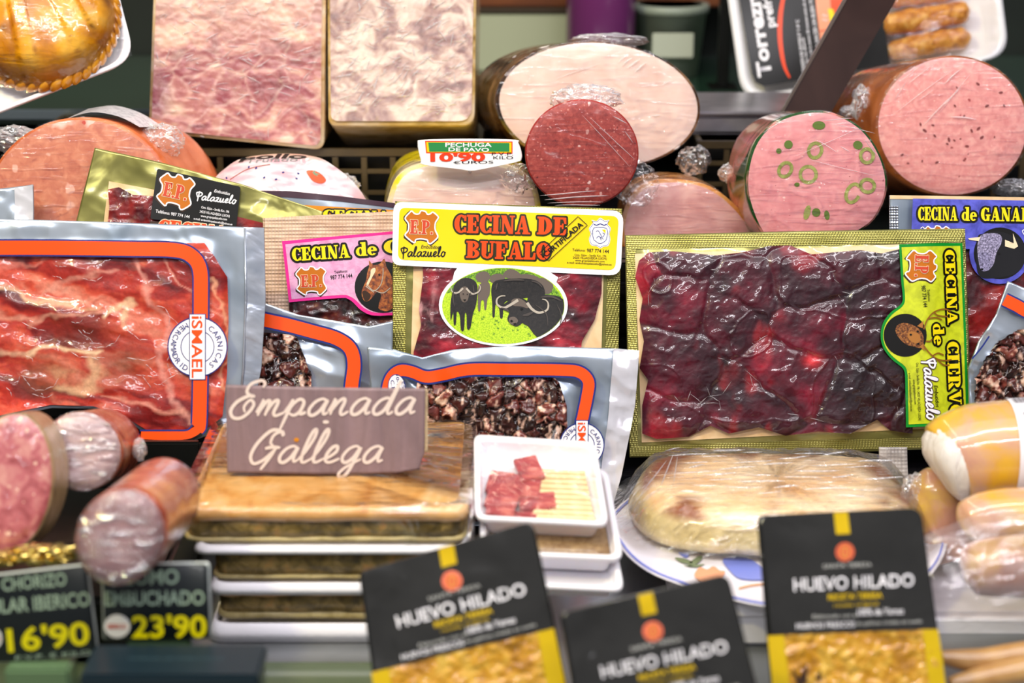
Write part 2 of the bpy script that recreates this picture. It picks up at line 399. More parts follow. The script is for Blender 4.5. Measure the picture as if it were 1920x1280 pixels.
CUR = {   # cursive letters, one pen stroke each: (advance, strokes)
 'a': (.78, [[(.66, .40), (.5, .5), (.26, .42), (.1, .2), (.14, .03), (.3, 0), (.5, .16), (.66, .46), (.6, .2), (.64, .02), (.78, .08)]]),
 'n': (.72, [[(0, .1), (.1, .3), (.16, .48), (.1, .0)], [(.1, .1), (.28, .4), (.44, .5), (.5, .4), (.44, .12), (.52, 0), (.72, .1)]]),
 'm': (1.0, [[(0, .1), (.1, .3), (.16, .48), (.08, .0)], [(.1, .12), (.26, .42), (.38, .46), (.38, .3), (.33, 0)], [(.36, .12), (.52, .42), (.66, .48), (.68, .36), (.62, .1), (.72, 0), (1.0, .1)]]),
 'p': (.76, [[(0, .1), (.12, .3), (.2, .46), (.1, .0), (.0, -.42)], [(.12, .1), (.24, .36), (.44, .5), (.6, .4), (.54, .12), (.36, 0), (.18, .06)], [(.52, .1), (.6, .04), (.76, .1)]]),
 'd': (.8, [[(.64, .40), (.5, .5), (.26, .42), (.1, .2), (.14, .03), (.3, 0), (.5, .16), (.66, .6), (.8, 1.05), (.68, .5), (.6, .12), (.66, .0), (.8, .08)]]),
 'l': (.44, [[(0, .08), (.2, .36), (.38, .8), (.36, 1.02), (.24, .9), (.12, .4), (.12, .06), (.24, 0), (.44, .1)]]),
 'e': (.6, [[(0, .1), (.2, .16), (.42, .34), (.4, .5), (.24, .46), (.1, .24), (.12, .04), (.3, 0), (.6, .12)]]),
 'g': (.78, [[(.66, .40), (.5, .5), (.26, .42), (.1, .2), (.14, .03), (.3, 0), (.5, .16), (.66, .46), (.54, .0), (.4, -.36), (.2, -.46), (.12, -.36), (.3, -.16), (.78, .1)]]),
 'u': (.74, [[(0, .1), (.14, .48), (.1, .1), (.2, 0), (.36, .08), (.52, .46), (.48, .1), (.56, .0), (.74, .08)]]),
 'z': (.62, [[(.04, .44), (.2, .5), (.46, .48), (.3, .24), (.06, .02), (.3, .06), (.5, .0), (.62, .06)]]),
 'o': (.66, [[(.5, .44), (.3, .5), (.1, .26), (.16, .02), (.38, .02), (.54, .28), (.44, .48), (.5, .4), (.68, .42)]]),
 'E': (.94, [[(.95, .88), (.98, 1.02), (.82, 1.1), (.5, 1.0), (.42, .76), (.62, .62), (.7, .62), (.5, .62), (.16, .44), (.02, .18), (.16, -.04), (.44, -.06), (.68, .12), (.78, .36), (.62, .5), (.46, .3), (.54, .12)]]),
 'G': (.98, [[(.72, .52), (.6, .62), (.66, .86), (.9, .96), (.98, .84), (.84, .98), (.5, .98), (.14, .6), (.02, .2), (.2, -.04), (.5, .06), (.74, .3), (.9, .48)], [(.46, .42), (.7, .47), (1.0, .46)], [(.84, .44), (.72, .16), (.5, -.24)]]),
 'P': (.86, [[(.4, 1.05), (.38, .5), (.36, -.25)], [(.36, .18), (.2, .4), (.04, .72), (.1, .84), (.5, .9), (.84, .78), (.8, .56), (.56, .42), (.3, .4)]]),
}
class Art:
    """print lying on a surface: everything is in photograph pixels on plane pl, height H + level*eps"""
    def __init__(s, pl, H=None, eps=.0004): s.pl, s.H, s.eps, s.L = pl, H, eps, {}
    def add(s, key, V, F, lv):
        V = np.asarray(V, float).reshape(-1, 2); e = s.L.setdefault(key, [[], [], [], 0])
        e[0].append(V); e[1].append(np.full(len(V), float(lv))); e[2] += [tuple(i+e[3] for i in f) for f in F]; e[3] += len(V)
    def poly(s, key, P, lv=1, cell=None):
        P = np.asarray(P, float)
        if cell is None and s.H is not None and max(P.max(0)-P.min(0)) > 26: cell = 12
        if cell is None:
            T = tessellate_polygon([[Vector((a, b, 0)) for a, b in P]]); s.add(key, P, T, lv); return
        bm = bmesh.new(); bm.faces.new([bm.verts.new((a, b, 0)) for a, b in P])
        lo, hi = P.min(0), P.max(0)
        for ax in (0, 1):
            n = int((hi[ax]-lo[ax])/cell)
            for k in range(1, n+1):
                q = [0, 0, 0]; q[ax] = lo[ax]+(hi[ax]-lo[ax])*k/(n+1); nr = [0, 0, 0]; nr[ax] = 1
                bmesh.ops.bisect_plane(bm, geom=bm.verts[:]+bm.edges[:]+bm.faces[:], plane_co=q, plane_no=nr)
        bmesh.ops.triangulate(bm, faces=bm.faces); bm.verts.index_update()
        s.add(key, [tuple(v.co)[:2] for v in bm.verts], [[v.index for v in f.verts] for f in bm.faces], lv); bm.free()
    def ring(s, key, P, w, lv=1, closed=True, wf=None):
        """ribbon of width w centred on path P"""
        P = np.asarray(P, float); n = len(P)
        T = (np.roll(P, -1, 0)-np.roll(P, 1, 0)) if closed else np.gradient(P, axis=0)
        l = np.hypot(T[:, 0], T[:, 1]); l[l == 0] = 1; N = np.c_[-T[:, 1], T[:, 0]]/l[:, None]
        ww = (np.full(n, w) if wf is None else w*wf(np.linspace(0, 1, n)))[:, None]
        V = np.concatenate([P-N*ww/2, P, P+N*ww/2]); F = []
        for i in range(n if closed else n-1):
            j = (i+1) % n; F += [(i, j, n+j, n+i), (n+i, n+j, 2*n+j, 2*n+i)]
        s.add(key, V, F, lv)
    def text(s, key, t, p0, p1, hgt, lv=2, bold=0.0, shear=0.0, fit=True):
        V, F = text_geo(t, bold)
        if not len(V): return
        p0, p1 = np.array(p0, float), np.array(p1, float); d = p1-p0; ln = np.hypot(*d); d = d/ln; up = np.array([d[1], -d[0]])
        x0, x1 = V[:, 0].min(), V[:, 0].max(); sc = hgt/.73
        x = (V[:, 0]-x0)*(ln/(x1-x0) if fit else sc); y = V[:, 1]*sc; x = x+shear*y
        s.add(key, p0+x[:, None]*d+y[:, None]*up, F, lv)
    def arc(s, key, t, cx, cy, r, a0, a1, hgt, lv=2, bold=.01, inward=False):
        n = len(t)
        for i, ch in enumerate(t):
            a = math.radians(a0+(a1-a0)*(i/(n-1))); V, F = text_geo(ch, bold)
            if not len(V): continue
            k = -1 if inward else 1; sg = 1 if a1 > a0 else -1
            d = np.array([-math.sin(a), math.cos(a)])*sg; up = np.array([d[1], -d[0]])
            c = np.array([cx+r*math.cos(a), cy+r*math.sin(a)]); q = hgt/.73; mx_ = V[:, 0].mean()
            s.add(key, c+((V[:, 0]-mx_)*q)[:, None]*d+(V[:, 1]*q)[:, None]*up, F, lv)
    def fat(s, key, okey, t, p0, p1, hgt, lv=3, ow=0, shear=0.0, fill=None):
        p0, p1 = np.array(p0, float), np.array(p1, float); d = p1-p0; ln = np.hypot(*d); d = d/ln; up = np.array([d[1], -d[0]])
        tot = sum(GL[c][0] for c in t)-.06; sx = ln/tot; x = 0
        M = lambda q: p0+((x+q[:, 0])*sx+shear*q[:, 1]*hgt)[:, None]*d+(q[:, 1]*hgt)[:, None]*up
        for c in t:
            for g in GL[c][1]:
                if g[0] == 'p':
                    Q = M(g[1]); s.add(key, Q, [tuple(range(len(Q)))], lv); loops = [Q]
                else:
                    o, i = M(g[1]), M(g[2]); n = len(o); s.add(key, np.r_[o, i], [(k, k+1, n+k+1, n+k) for k in range(n-1)], lv)
                    Q = np.r_[o, i[::-1]]; loops = [Q]
                    if ow: s.add(okey, np.r_[o, i], [(k, k+1, n+k+1, n+k) for k in range(n-1)], lv-1)
                if ow:
                    if g[0] == 'p': s.add(okey, Q, [tuple(range(len(Q)))], lv-1)
                    for a, b in zip(Q, np.roll(Q, -1, 0)):
                        e = b-a; l = np.hypot(*e)
                        if l < 1e-6: continue
                        nr = np.array([-e[1], e[0]])/l*ow; s.add(okey, [a-nr, b-nr, b+nr, a+nr], [(0, 1, 2, 3)], lv-1)
                        s.add(okey, ell(a[0], a[1], ow, ow, 8), [tuple(range(8))], lv-1)
            x += GL[c][0]
    def cursive(s, key, t, p0, p1, hgt, w, lv=3, slant=.25, okey=None, ow=0):
        p0, p1 = np.array(p0, float), np.array(p1, float); d = p1-p0; ln = np.hypot(*d); d = d/ln; up = np.array([d[1], -d[0]])
        tot = sum(CUR[c][0] for c in t); sx = ln/tot; x = 0
        for c in t:
            for st in CUR[c][1]:
                q = crom(st, 7); Q = p0+((x+q[:, 0])*sx+slant*q[:, 1]*hgt)[:, None]*d+(q[:, 1]*hgt)[:, None]*up
                f = lambda u: .55+.45*np.sin(np.clip(u, 0, 1)*math.pi)**.5
                s.ring(key, Q, w, lv, False, f)
                if okey: s.ring(okey, Q, w+2*ow, lv-1, False)
            x += CUR[c][0]
    def emblem(s, cx, cy, w, h, rot=0, k='emblem', fill=None, white=None, red=None, letters=True):
        U = np.array([(.13, .08), (.2, .02), (.3, .1), (.42, .09), (.47, 0), (.6, .02), (.66, .1), (.75, .08), (.82, .03), (.97, .15), (.97, .22), (.9, .35),
             (.9, .55), (.97, .7), (.97, .8), (.78, .98), (.7, .93), (.68, .87), (.5, .84), (.35, .87), (.3, .97), (.05, .78), (.05, .7), (.12, .6), (.12, .4), (.03, .28), (.03, .2)])-.5
        a = math.radians(rot); c_, s_ = math.cos(a), math.sin(a); M = lambda q: np.c_[cx+q[:, 0]*w*c_-q[:, 1]*h*s_, cy+q[:, 0]*w*s_+q[:, 1]*h*c_]
        Q = crom(M(U), 3, True); s.poly((k+'_back', 'ink_umber'), M(U*1.1)+[-1, 1.5], 2)
        s.poly((k+'_hide', 'print_hide'), Q, 3); s.ring((k+'_edge', 'print_white'), Q, max(1.6, w*.04), 4)
        if letters:
            A = M(np.array([[-.33, .2], [.33, .2]]));
            s.fat((k+'_initials', 'print_brick'), (k+'_initials_edge', 'print_cream'), 'E.P.', A[0], A[1], h*.42, 6, ow=max(.7, w*.014))
    def flush(s, parent, mats):
        out = {}
        first = sorted(s.L.items(), key=lambda kv: 0 if kv[0][0] in ('label', 'sleeve') else 1); host = parent
        for key, (V, Lv, F, n) in first:
            name, mk_ = key[0], key[1]
            V = np.concatenate(V); Lv = np.concatenate(Lv); h = (s.H(V[:, 0], V[:, 1]) if s.H else 0)+Lv*s.eps
            out[(name, mk_)] = mk(name, s.pl.pt(V[:, 0], V[:, 1], h), F, mats[mk_], host if (name not in ('label', 'frame', 'sleeve')) else parent, smooth=bool(s.H))
            o = out[(name, mk_)]
            if name in ('label', 'sleeve') and host is parent: host = o
            me = o.data; nf = np.zeros(len(me.polygons)*3); me.polygons.foreach_get('normal', nf); nf = nf.reshape(-1, 3)@s.pl.n
            if (nf < 0).any():
                bm = bmesh.new(); bm.from_mesh(me); bm.faces.ensure_lookup_table()
                bmesh.ops.reverse_faces(bm, faces=[bm.faces[i] for i in np.nonzero(nf < 0)[0]]); bm.to_mesh(me); bm.free()
        return out
# ------------------------------------------------------------------ materials
def pr(n, c, r=.3, coat=.3): return mat(n, c, rough=r, coat=coat, cr=.05, spec=.3)
PM = {k: pr(k, c) for k, c in dict(ink_umber='#3a2415', print_white='#f7f5fb', print_yellow='#ecd000', print_red='#ff4a08', print_black='#0e0d0b', print_pink='#dc9cc6',
    print_magenta='#ee2b94', print_green='#0b8a2c', print_lime='#d5e01c', print_blue='#3a3fb0', print_navy='#20307e', print_orange='#f4500e', print_brick='#c8452a', print_cream='#f4dcb8',
    print_gold='#f2dc10', print_hide='#c06c10', print_mustard='#d6b408', print_darkolive='#2c2c14', print_grass='#a8cf12', print_bush='#4a7d10', buffalo_hide='#2b2828', buffalo_light='#6a5f58', buffalo_sheen='#4c4644', horn='#b9b0a4',
    horse_brown='#8c4312', horse_light='#b8651e', deer_brown='#6b3a17', deer_light='#a86f34', antler='#8a5a20', bull_grey='#8d86a6', bull_dark='#18181c', grey_print='#8f8f8f',
    label_grey='#c9c9c6', medal_orange='#e06a48', medal_gold='#e6b24a', deep_red='#8c1812', flame='#e8501e', sauce='#f7a07a', price_red='#f0401c', price_green='#2d8a4a', sage='#8fa490', price_yellow='#cfc600',
    rust='#b2553c', script_cream='#ecd8ce', dark_purple='#3c2030', ochre='#d78a1c', sky_blue='#7b88d8', leaf_green='#7c8a6c', coral='#e9a37e', wire_grey='#d9d4e4').items()}
PM['print_grass'] = mat('picture_grass', cols=[(.3, '#7fb00a'), (.5, '#b6da14'), (.7, '#d4ea38')], ns=900, rough=.4, coat=.3)
PM['print_bush'] = mat('picture_bush', cols=[(.35, '#2f5d0c'), (.5, '#62961a'), (.65, '#9cc62e')], ns=800, rough=.4, coat=.3)
PM['buffalo_hide'] = mat('picture_buffalo', cols=[(.35, '#100e0f'), (.6, '#1e1b1a'), (.8, '#342e2a')], ns=500, rough=.4, coat=.3)
PM['horse_brown'] = mat('picture_horse', cols=[(.35, '#5c260a'), (.5, '#9a4a12'), (.7, '#c87a30')], ns=300, rough=.4, coat=.3)
PM['bull_grey'] = mat('picture_bull', cols=[(.35, '#4a465c'), (.5, '#8680a0'), (.7, '#c0b8dc')], ns=700, rough=.4, coat=.3)
PM['deer_brown'] = mat('picture_deer', cols=[(.35, '#3c1c0a'), (.5, '#7a4418'), (.7, '#b87c3c')], ns=600, rough=.4, coat=.3)
PM['print_pink'] = mat('print_pink_paper', cols=[(.3, '#d48cbc'), (.6, '#e6acd2')], ns=120, rough=.4, coat=.4, bumps=[(160, .0006, (1, 1, 1))])
PM['print_lime'] = mat('print_lime_paper', cols=[(.3, '#aab414'), (.6, '#cdd820')], ns=110, rough=.4, coat=.4)
PM['print_blue'] = mat('print_blue_paper', cols=[(.3, '#34379c'), (.6, '#5458cc')], ns=110, rough=.4, coat=.4)

GOLD = mat('gold_foil', cols=[(.3, '#7d7a3e'), (.6, '#9f9a58')], ns=14, rough=.26, metal=.6, coat=.5, bumps=[(20, .004, (1, 1, 1))])
GOLDOT = mat('gold_foil_embossed', cols=[(.3, '#85803e'), (.6, '#a69f5a')], ns=14, rough=.3, metal=.6, bumps=[(560, -.0007, (1, 1, 1, 0, 0, .78))])
SILVER = mat('silver_foil', cols=[(.3, '#8494a6'), (.6, '#c0cad8')], ns=9, rough=.24, metal=.55, coat=.6, cr=.05, bumps=[(11, .008, (1, 1, 1))], cbump=[(11, .008, (1, 1, 1))])
CARD = mat('tan_board', cols=[(.3, '#dcb480'), (.6, '#efcfa2')], ns=40, rough=.4, coat=.6, bumps=[(90, .0005, (1, 1, 1))])
MEATV = mat('vacuum_meat', vcol=True, rough=.4, spec=.3, coat=.75, cr=.07, grain=(260, .16), bumps=[(150, .0006, (1, 1, 1))], cbump=[(20, .004, (1, 1, 1)), (110, .0004, (1, 1, 1))])
FOILV = mat('printed_silver_pouch', vcol=True, rough=.25, metal=.55, coat=1, cr=.06, cbump=[(30, .003, (1, 1, 1))], bumps=[(30, .002, (1, 1, 1))])
CLING = film_mat('cling_film', op=.02, streak=(16, (1, 9, 9, 0, .6, .5)), smax=.10, bump=.0012)
CLINGM = film_mat('crumpled_cling_film', op=.22, streak=(120, (1, 1, 1)), smax=.75, milky=.35, bump=.003)
CREASE = film_mat('glint_folded_film', op=.45, streak=(200, (1, 1, 1)), smax=.85, milky=.4, bump=.001)  # whitish fold film, its pale tone stands in for glints
POUCH = film_mat('clear_pouch', op=.10, streak=(45, (1, 3, 2)), smax=.45, milky=.3, bump=.0015)
BLACK = mat('black_plastic', '#0c0d0c', rough=.35)
DARKM = mat('dark_counter_metal', cols=[(.3, '#141816'), (.7, '#242a28')], ns=8, rough=.28, metal=.5)
FOAM = mat('white_foam', '#f6f4fa', rough=.6, spec=.2, coat=.05, bumps=[(300, .0003, (1, 1, 1))])

# ------------------------------------------------------------------ the display case
def struct(o): o['kind'] = 'structure'; return o
struct(box('counter_deck', (-.75, -.62, .06), (.75, .085, .09), mat('deck_steel', cols=[(.3, '#6a6e70'), (.7, '#8e9092')], ns=6, rough=.3, metal=.5)))
struct(box('step_riser', (-.75, .085, .06), (.75, .10, .298), BLACK))
struct(box('step_shelf', (-.75, .1005, .28), (.75, .9, .298), DARKM))
struct(box('glass_shelf', (-.9, .46, .355), (.9, .86, .372), mat('green_glass_shelf', '#31503f', rough=.12, coat=1), bev=.003))
struct(box('shelf_edge_trim', (-.9, .452, .362), (.9, .4595, .373), mat('shelf_edge_metal', '#9aa8b4', rough=.25, metal=.8), bev=.001))
struct(box('wall_back', (-.95, .865, .28), (.95, .89, .75), mat('back_panel_dark', cols=[(.3, '#0c120e'), (.7, '#18201a')], ns=5, rough=.5)))
struct(box('wall_left', (-.97, -.6, .06), (-.951, .86, .7), mat('side_glass_frame', '#1c221e', rough=.3)))
struct(box('wall_right', (.951, -.6, .06), (.97, .86, .7), MT['side_glass_frame']))
# the dark slats of the riser seen between the pouches and the pie
for k in range(11):
    struct(box('trim_slat', (-.75, .072, .1+k*.017), (.75, .0845, .1+k*.017+.011), mat('slat_black', '#17161a', rough=.25, metal=.3), bev=.002))
# front glass ledge of the case
struct(box('front_glass_ledge', (-.75, -.50, .0905), (.02, -.30, .1), mat('ledge_glass', '#59654c', rough=.12, coat=1), bev=.003))

# perforated crate that carries the back row
def crate(x0, x1, y0, y1, z0, z1, lab):
    t = thing('plastic_crate', lab, 'crate', ((x0+x1)/2, (y0+y1)/2, z0))
    M_ = mat('crate_bronze_plastic', cols=[(.3, '#2c2418'), (.7, '#54452a')], ns=10, rough=.4)
    bars = []
    def bx(lo, hi, name, par=t): return box(name, lo, hi, M_, par, bev=.0008)
    bx((x0, y0, z1-.008), (x1, y0+.006, z1), 'rim'); bx((x0, y0, z0), (x1, y0+.006, z0+.006), 'bottom_rail')
    bx((x0, y1-.006, z0), (x1, y1, z1), 'back_wall'); bx((x0, y0+.006, z0), (x0+.006, y1-.006, z1), 'side_wall'); bx((x1-.006, y0+.006, z0), (x1, y1-.006, z1), 'side_wall')
    box('floor_panel', (x0+.006, y0+.006, z0), (x1-.006, y1-.006, z0+.004), BLACK, t, bev=0)
    n = int((x1-x0)/.028)
    for k in range(n+1):
        x = x0+(x1-x0-.006)*k/n; bx((x, y0+.001, z0+.006), (x+.006, y0+.005, z1-.008), 'bar')
    for z in (z0+.022, z0+.044): bx((x0, y0+.0015, z), (x1, y0+.0045, z+.005), 'crossbar')
    box('inner_liner', (x0+.01, y0+.03, z0+.005), (x1-.01, y0+.034, z1-.012), BLACK, t, bev=0)
    return t
crate(-.50, -.03, .262, .45, .298, .368, 'bronze plastic crate with square openings under the two cling-wrapped meat blocks')
crate(.19, .64, .30, .45, .298, .368, 'dark slotted plastic crate behind the glazed ham and olive sausage')

# things standing blurred on the glass shelf at the back
def cyl(name, px, z0, z1, y, r, m, lab, cat, parts=()):
    d = (y+1.4266)/ (math.cos(TH)); x = (px-960)/FP*(d*1.0)
    for _ in range(4): d = (y-CAM[1])/(math.cos(TH)-(0)*math.sin(TH)); 
    t = thing(name, lab, cat, (x, y, z0))
    prof = [(0, r*.96), (.01, r), (.9, r), (.97, r*.92), (1, r*.3)]
    tube('body', [(x, y, z0+(z1-z0)*a) for a, b in prof], [b for a, b in prof], m, t, n=28)
    tube('cap', [(x, y, z1), (x, y, z1+.03)], r*.35, BLACK, t, n=16)
    return t
cyl('round_canister', 1117, .373, .60, .66, .042, mat('purple_plastic', '#6a2a62', rough=.35, coat=.5), 'purple round canister standing behind the large pale turkey roll', 'canister')
t = thing('storage_box', 'blurred pale grey-green box standing left of the purple canister', 'box', (-.0, .75, .373))
box('body', (-.045, .72, .373), (.075, .80, .445), mat('sage_plastic', '#a6ab90', rough=.5), t); box('lid', (-.048, .717, .4452), (.078, .803, .452), mat('sage_lid', '#3c3024', rough=.4), t)
t = thing('wooden_board', 'brown board lying across the boxes at the very back, top centre', 'board', (.1, .83, .452))
box('plank', (-.07, .728, .4525), (.30, .86, .50), mat('brown_wood', cols=[(.3, '#5a2c10'), (.7, '#7a4218')], ns=20, stretch=(1, 8, 8), rough=.5), t)
box('end_strip', (.3005, .728, .4525), (.304, .86, .50), BLACK, t)
t = thing('storage_tub', 'blurred grey tub standing right of the purple canister', 'tub', (.2, .74, .373))
O = ell(0, 0, 1, 1, 28)
V = []; 
for r, z in ((.036, .373), (.045, .45), (.048, .45), (.048, .46), (.04, .46)): V += [(.195+r*a, .70+r*b, z) for a, b in O]
mk('body', V, gridfaces(5, 28, wrap=True)+[tuple(range(28)), tuple(112+i for i in range(28))], mat('grey_tub', '#8c9688', rough=.4), t)
box('label_band', (.17, .652, .40), (.22, .655, .43), mat('tub_label', '#b9bfae', rough=.5), t, bev=.001)
t = thing('support_post', 'black metal post rising behind the turkey roll, top right of it', 'post', (.25, .6, .373))
box('upright', (.245, .6, .373), (.258, .62, .7), BLACK, t); box('foot_plate', (.235, .59, .3722), (.268, .63, .3735), BLACK, t, bev=.0003)
t = thing('steel_pan', 'shallow steel pan lying on the crate right of the turkey roll', 'pan', (.3, .40, .369))
box('body', (.17, .33, .3685), (.38, .44, .39), mat('dull_steel', cols=[(.3, '#8c8a90'), (.7, '#b4b0b8')], ns=20, rough=.35, metal=.7), t, bev=.004)
box('rim', (.165, .325, .3903), (.385, .445, .394), MT['dull_steel'], t, bev=.001)

# ------------------------------------------------------------------ blocks of head cheese
def block(out, pl, D, L, colf, sub, lab, seed, side, name='meat_block'):
    t = thing(name, lab, 'cold meat', pl.pt(out[:, 0].mean(), out[:, 1].max()), 'cling-wrapped meat blocks')
    loft('rind', pl, out, D, L, side, t, prof=lambda u: 1-.04*u**8, bumpy=.01, seed=seed)
    xs = (out[:, 0].min(), out[:, 0].max()); ys = (out[:, 1].min(), out[:, 1].max()); w = xs[1]-xs[0]; hh = ys[1]-ys[0]
    c = out.mean(0); ins = c+(out-c)*.965
    Hf = lambda X, Y: .0012*ridge(X/38+Y/60, Y/17-X/90, 3, seed)+.0012*fbm(X/9, Y/7, 3, seed+3)
    q4 = [ins[k*6:(k+1)*6] for k in range(4)]          # corner arcs tl tr br bl
    m_ = lambda q: q[len(q)//2]
    e = lambda a_, b_: np.r_[a_[3:], b_[:3]]
    T_, R__, B_, L_ = e(q4[0], q4[1]), e(q4[1], q4[2]), e(q4[2], q4[3])[::-1], e(q4[3], q4[0])[::-1]
    T_[0] = L_[0] = m_(q4[0]); T_[-1] = R__[0] = m_(q4[1]); R__[-1] = B_[-1] = m_(q4[2]); B_[0] = L_[-1] = m_(q4[3])
    sheet('cut_face', pl, coons(T_, R__, B_, L_, 2.6), lambda X, Y: Hf(X, Y)+.002, mat('head_cheese', vcol=True, rough=.35, coat=1, cr=.05, cbump=[(130, .004, (1, 1, 1)), (38, .004, (.35, 1, 2.2, 0, 0, .4)), (420, .0022, (1, 1, 1))]), t, colf)
    rg = random.Random(seed); ln = []
    for k in range(190 if seed == 11 else 260):
        x, y = rg.uniform(xs[0]+12, xs[1]-30), max(rg.uniform(-50, ys[1]-14), -50); an = rg.gauss(-.15 if seed == 11 else -.45, .5); L_ = rg.uniform(6, 34)
        if y < -20 or (seed == 11 and y > 170 and rg.random() < .6): continue
        ln.append((x, y, min(x+L_*math.cos(an), xs[1]-12), min(y+L_*math.sin(an), ys[1]-12), rg.uniform(1.4, 3.4)))
    creases(t, pl, ln, .0045)
    return t
def hc1(X, Y):
    wx, wy = X+60*fbm(X/70, Y/70, 3, 1), Y+60*fbm(X/70, Y/70, 3, 2)
    f1, f2, i, _, _ = worley(wx/62, wy/42, 4); a = fbm(wx/40, wy/22, 4, 7)
    c = ramp(a, [(.2, '#7c3a42'), (.4, '#a4585c'), (.52, '#b87672'), (.66, '#cfa090'), (.85, '#dcbfa6')])
    c = mixc(c, lin('#8f3a4c'), (sst(.7, .8, i)*sst(.0, .12, f2-f1)*.55)); c = mixc(c, lin('#f2ddd0'), (1-sst(.0, .14, f2-f1))*.22)
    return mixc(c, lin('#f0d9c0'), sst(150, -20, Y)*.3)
def hc2(X, Y):
    wx, wy = X+50*fbm(X/50, Y/50, 3, 21), Y+50*fbm(X/50, Y/50, 3, 22); a = fbm(wx/22, wy/15, 4, 27)
    return ramp(a, [(.2, '#6c4644'), (.38, '#936c66'), (.5, '#b08e82'), (.64, '#c8b2a4'), (.85, '#dccdbc')])
RIND = mat('meat_block_rind', cols=[(.3, '#b98848'), (.45, '#e3c193'), (.7, '#f2dfc4')], ns=26, stretch=(1, 1, 2), rough=.3, coat=.9, cbump=[(60, .002, (1, 3, 3))])
RIND2 = mat('block_rind_marbled', cols=[(.3, '#8a6a30'), (.45, '#d4b06c'), (.7, '#efdcc2')], ns=22, stretch=(1, 1, 2), rough=.3, coat=.9, cbump=[(60, .002, (1, 3, 3))])
out = rrect([(290, -60), (610, -60), (607, 281), (279, 247)], [10, 10, 18, 14]); pl = Pl(440, 260, 1.70, 16, 3)
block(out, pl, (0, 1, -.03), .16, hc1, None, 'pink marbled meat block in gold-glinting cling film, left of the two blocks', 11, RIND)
out = rrect([(614, -60), (893, -60), (889, 234), (616, 234)], [10, 10, 26, 14]); pl = Pl(750, 232, 1.68, 28, 2)
block(out, pl, (.03, 1, -.42), .13, hc2, None, 'pale cream marbled meat block with brown underside, right of the two blocks', 12, RIND2)

# ------------------------------------------------------------------ round cut sausages
def cutlog(name, lab, out, pl, D, L, face, case, grp=None, rr=16, dome=.0015, prof=None, rimc=None, seed=0, bumpy=.01, film=True, cat='cold meat', fscale=.975, facecol=None):
    i = int(np.argmax(out[:, 1])); t = thing(name, lab, cat, pl.pt(out[i, 0], out[i, 1]), grp)
    loft('casing', pl, out, D, L, case, t, prof=prof, bumpy=bumpy, seed=seed)
    c = out.mean(0); disc('cut_face', pl, c+(out-c)*fscale, face, t, rr=rr, dome=dome, colf=facecol)
    if film:
        Hf = lambda X, Y: .0022+.0008*np.exp(-((fbm(X/110+Y/160, Y/60-X/90, 2, seed+5)-.5)/.02)**2)
        disc('cling_film_cover', pl, c+(out-c)*1.012, film if not isinstance(film, bool) else CLING, t, rr=64, dome=dome, H=Hf, lift=.0003)
    return t
PINKM = mat('fine_pink_sausage', cols=[(.3, '#d98d8b'), (.55, '#e6a39f'), (.75, '#efb9b0')], ns=160, rough=.42, coat=.35, cr=.2, sss=.15,
            spots=[(420, .25, '#f2cfc2', .4), (130, .22, '#a04848', .12), (70, .16, '#8a3434', .08)])
OLIVEM = mat('olive_sausage_meat', cols=[(.3, '#d98a90'), (.55, '#e59ea2'), (.75, '#edb0b0')], ns=90, rough=.42, coat=.35, cr=.2, sss=.15, spots=[(300, .22, '#b05c66', .2), (190, .25, '#f3cdc8', .3)])
SALM = mat('salami_meat', cols=[(.3, '#8c2c28'), (.5, '#a43e36'), (.7, '#b85448')], ns=260, rough=.38, coat=.4, cr=.15, spots=[(330, .33, '#cf8478', .55), (150, .28, '#d9a197', .25), (180, .22, '#6c1c1c', .2), (110, .2, '#e6c2bc', .1)])
TURK = mat('turkey_breast_meat', cols=[(.3, '#dcbdb0'), (.55, '#e4c9bd'), (.75, '#ead4c8')], ns=50, rough=.38, coat=.5, cr=.12, sss=.2)
LUNCH = mat('mosaic_sausage_meat', cols=[(.3, '#bd6c56'), (.55, '#cf8468'), (.75, '#dd9c80')], ns=120, rough=.4, coat=.35, cr=.2,
            spots=[(34, .55, '#ecc4ba', .3), (100, .34, '#b96e58', .5), (62, .42, '#e6b4a4', .5), (90, .3, '#d29238', .10), (110, .28, '#b8321a', .12)])
o_ = ell(150, 402, 182, 182, 56)
t = cutlog('mosaic_sausage', 'thick orange-rinded sausage with pale fat pieces, under the pastry tray at left', o_, Pl(150, 500, 1.57, 14, 6), (.33, 1, -.16), .12,
       LUNCH, mat('orange_rind', cols=[(.3, '#c8602c'), (.7, '#e6885a')], ns=30, rough=.3, coat=.8, cbump=[(40, .002, (1, 1, 1))]), seed=3)
pl = Pl(150, 500, 1.57, 14, 6)
lb = [(120, 232), (170, 218), (222, 226), (262, 246)]; lb2 = [(150, 198), (200, 192), (250, 206), (292, 232)]
c0 = np.r_[crom(lb, 4), crom(lb2, 4)]; n_ = len(c0)//2
V = np.r_[pl.pt(c0[:n_, 0], c0[:n_, 1], -.004)+[0, 0, .004], pl.pt(c0[n_:, 0], c0[n_:, 1], -.055)+[0, 0, .001]]
mk('paper_label', V, [(i, i+1, n_+i+1, n_+i) for i in range(n_-1)], mat('white_paper_label', cols=[(.45, '#e9e6ee'), (.6, '#c9c6d0')], ns=200, rough=.4, coat=.5), t)
tuft('film_end', 300, 265, 1.6, 44, 30, 40, CLINGM, t, 5)
tuft('film_end', 30, 262, 1.6, 50, 24, 40, CLINGM, t, 8)

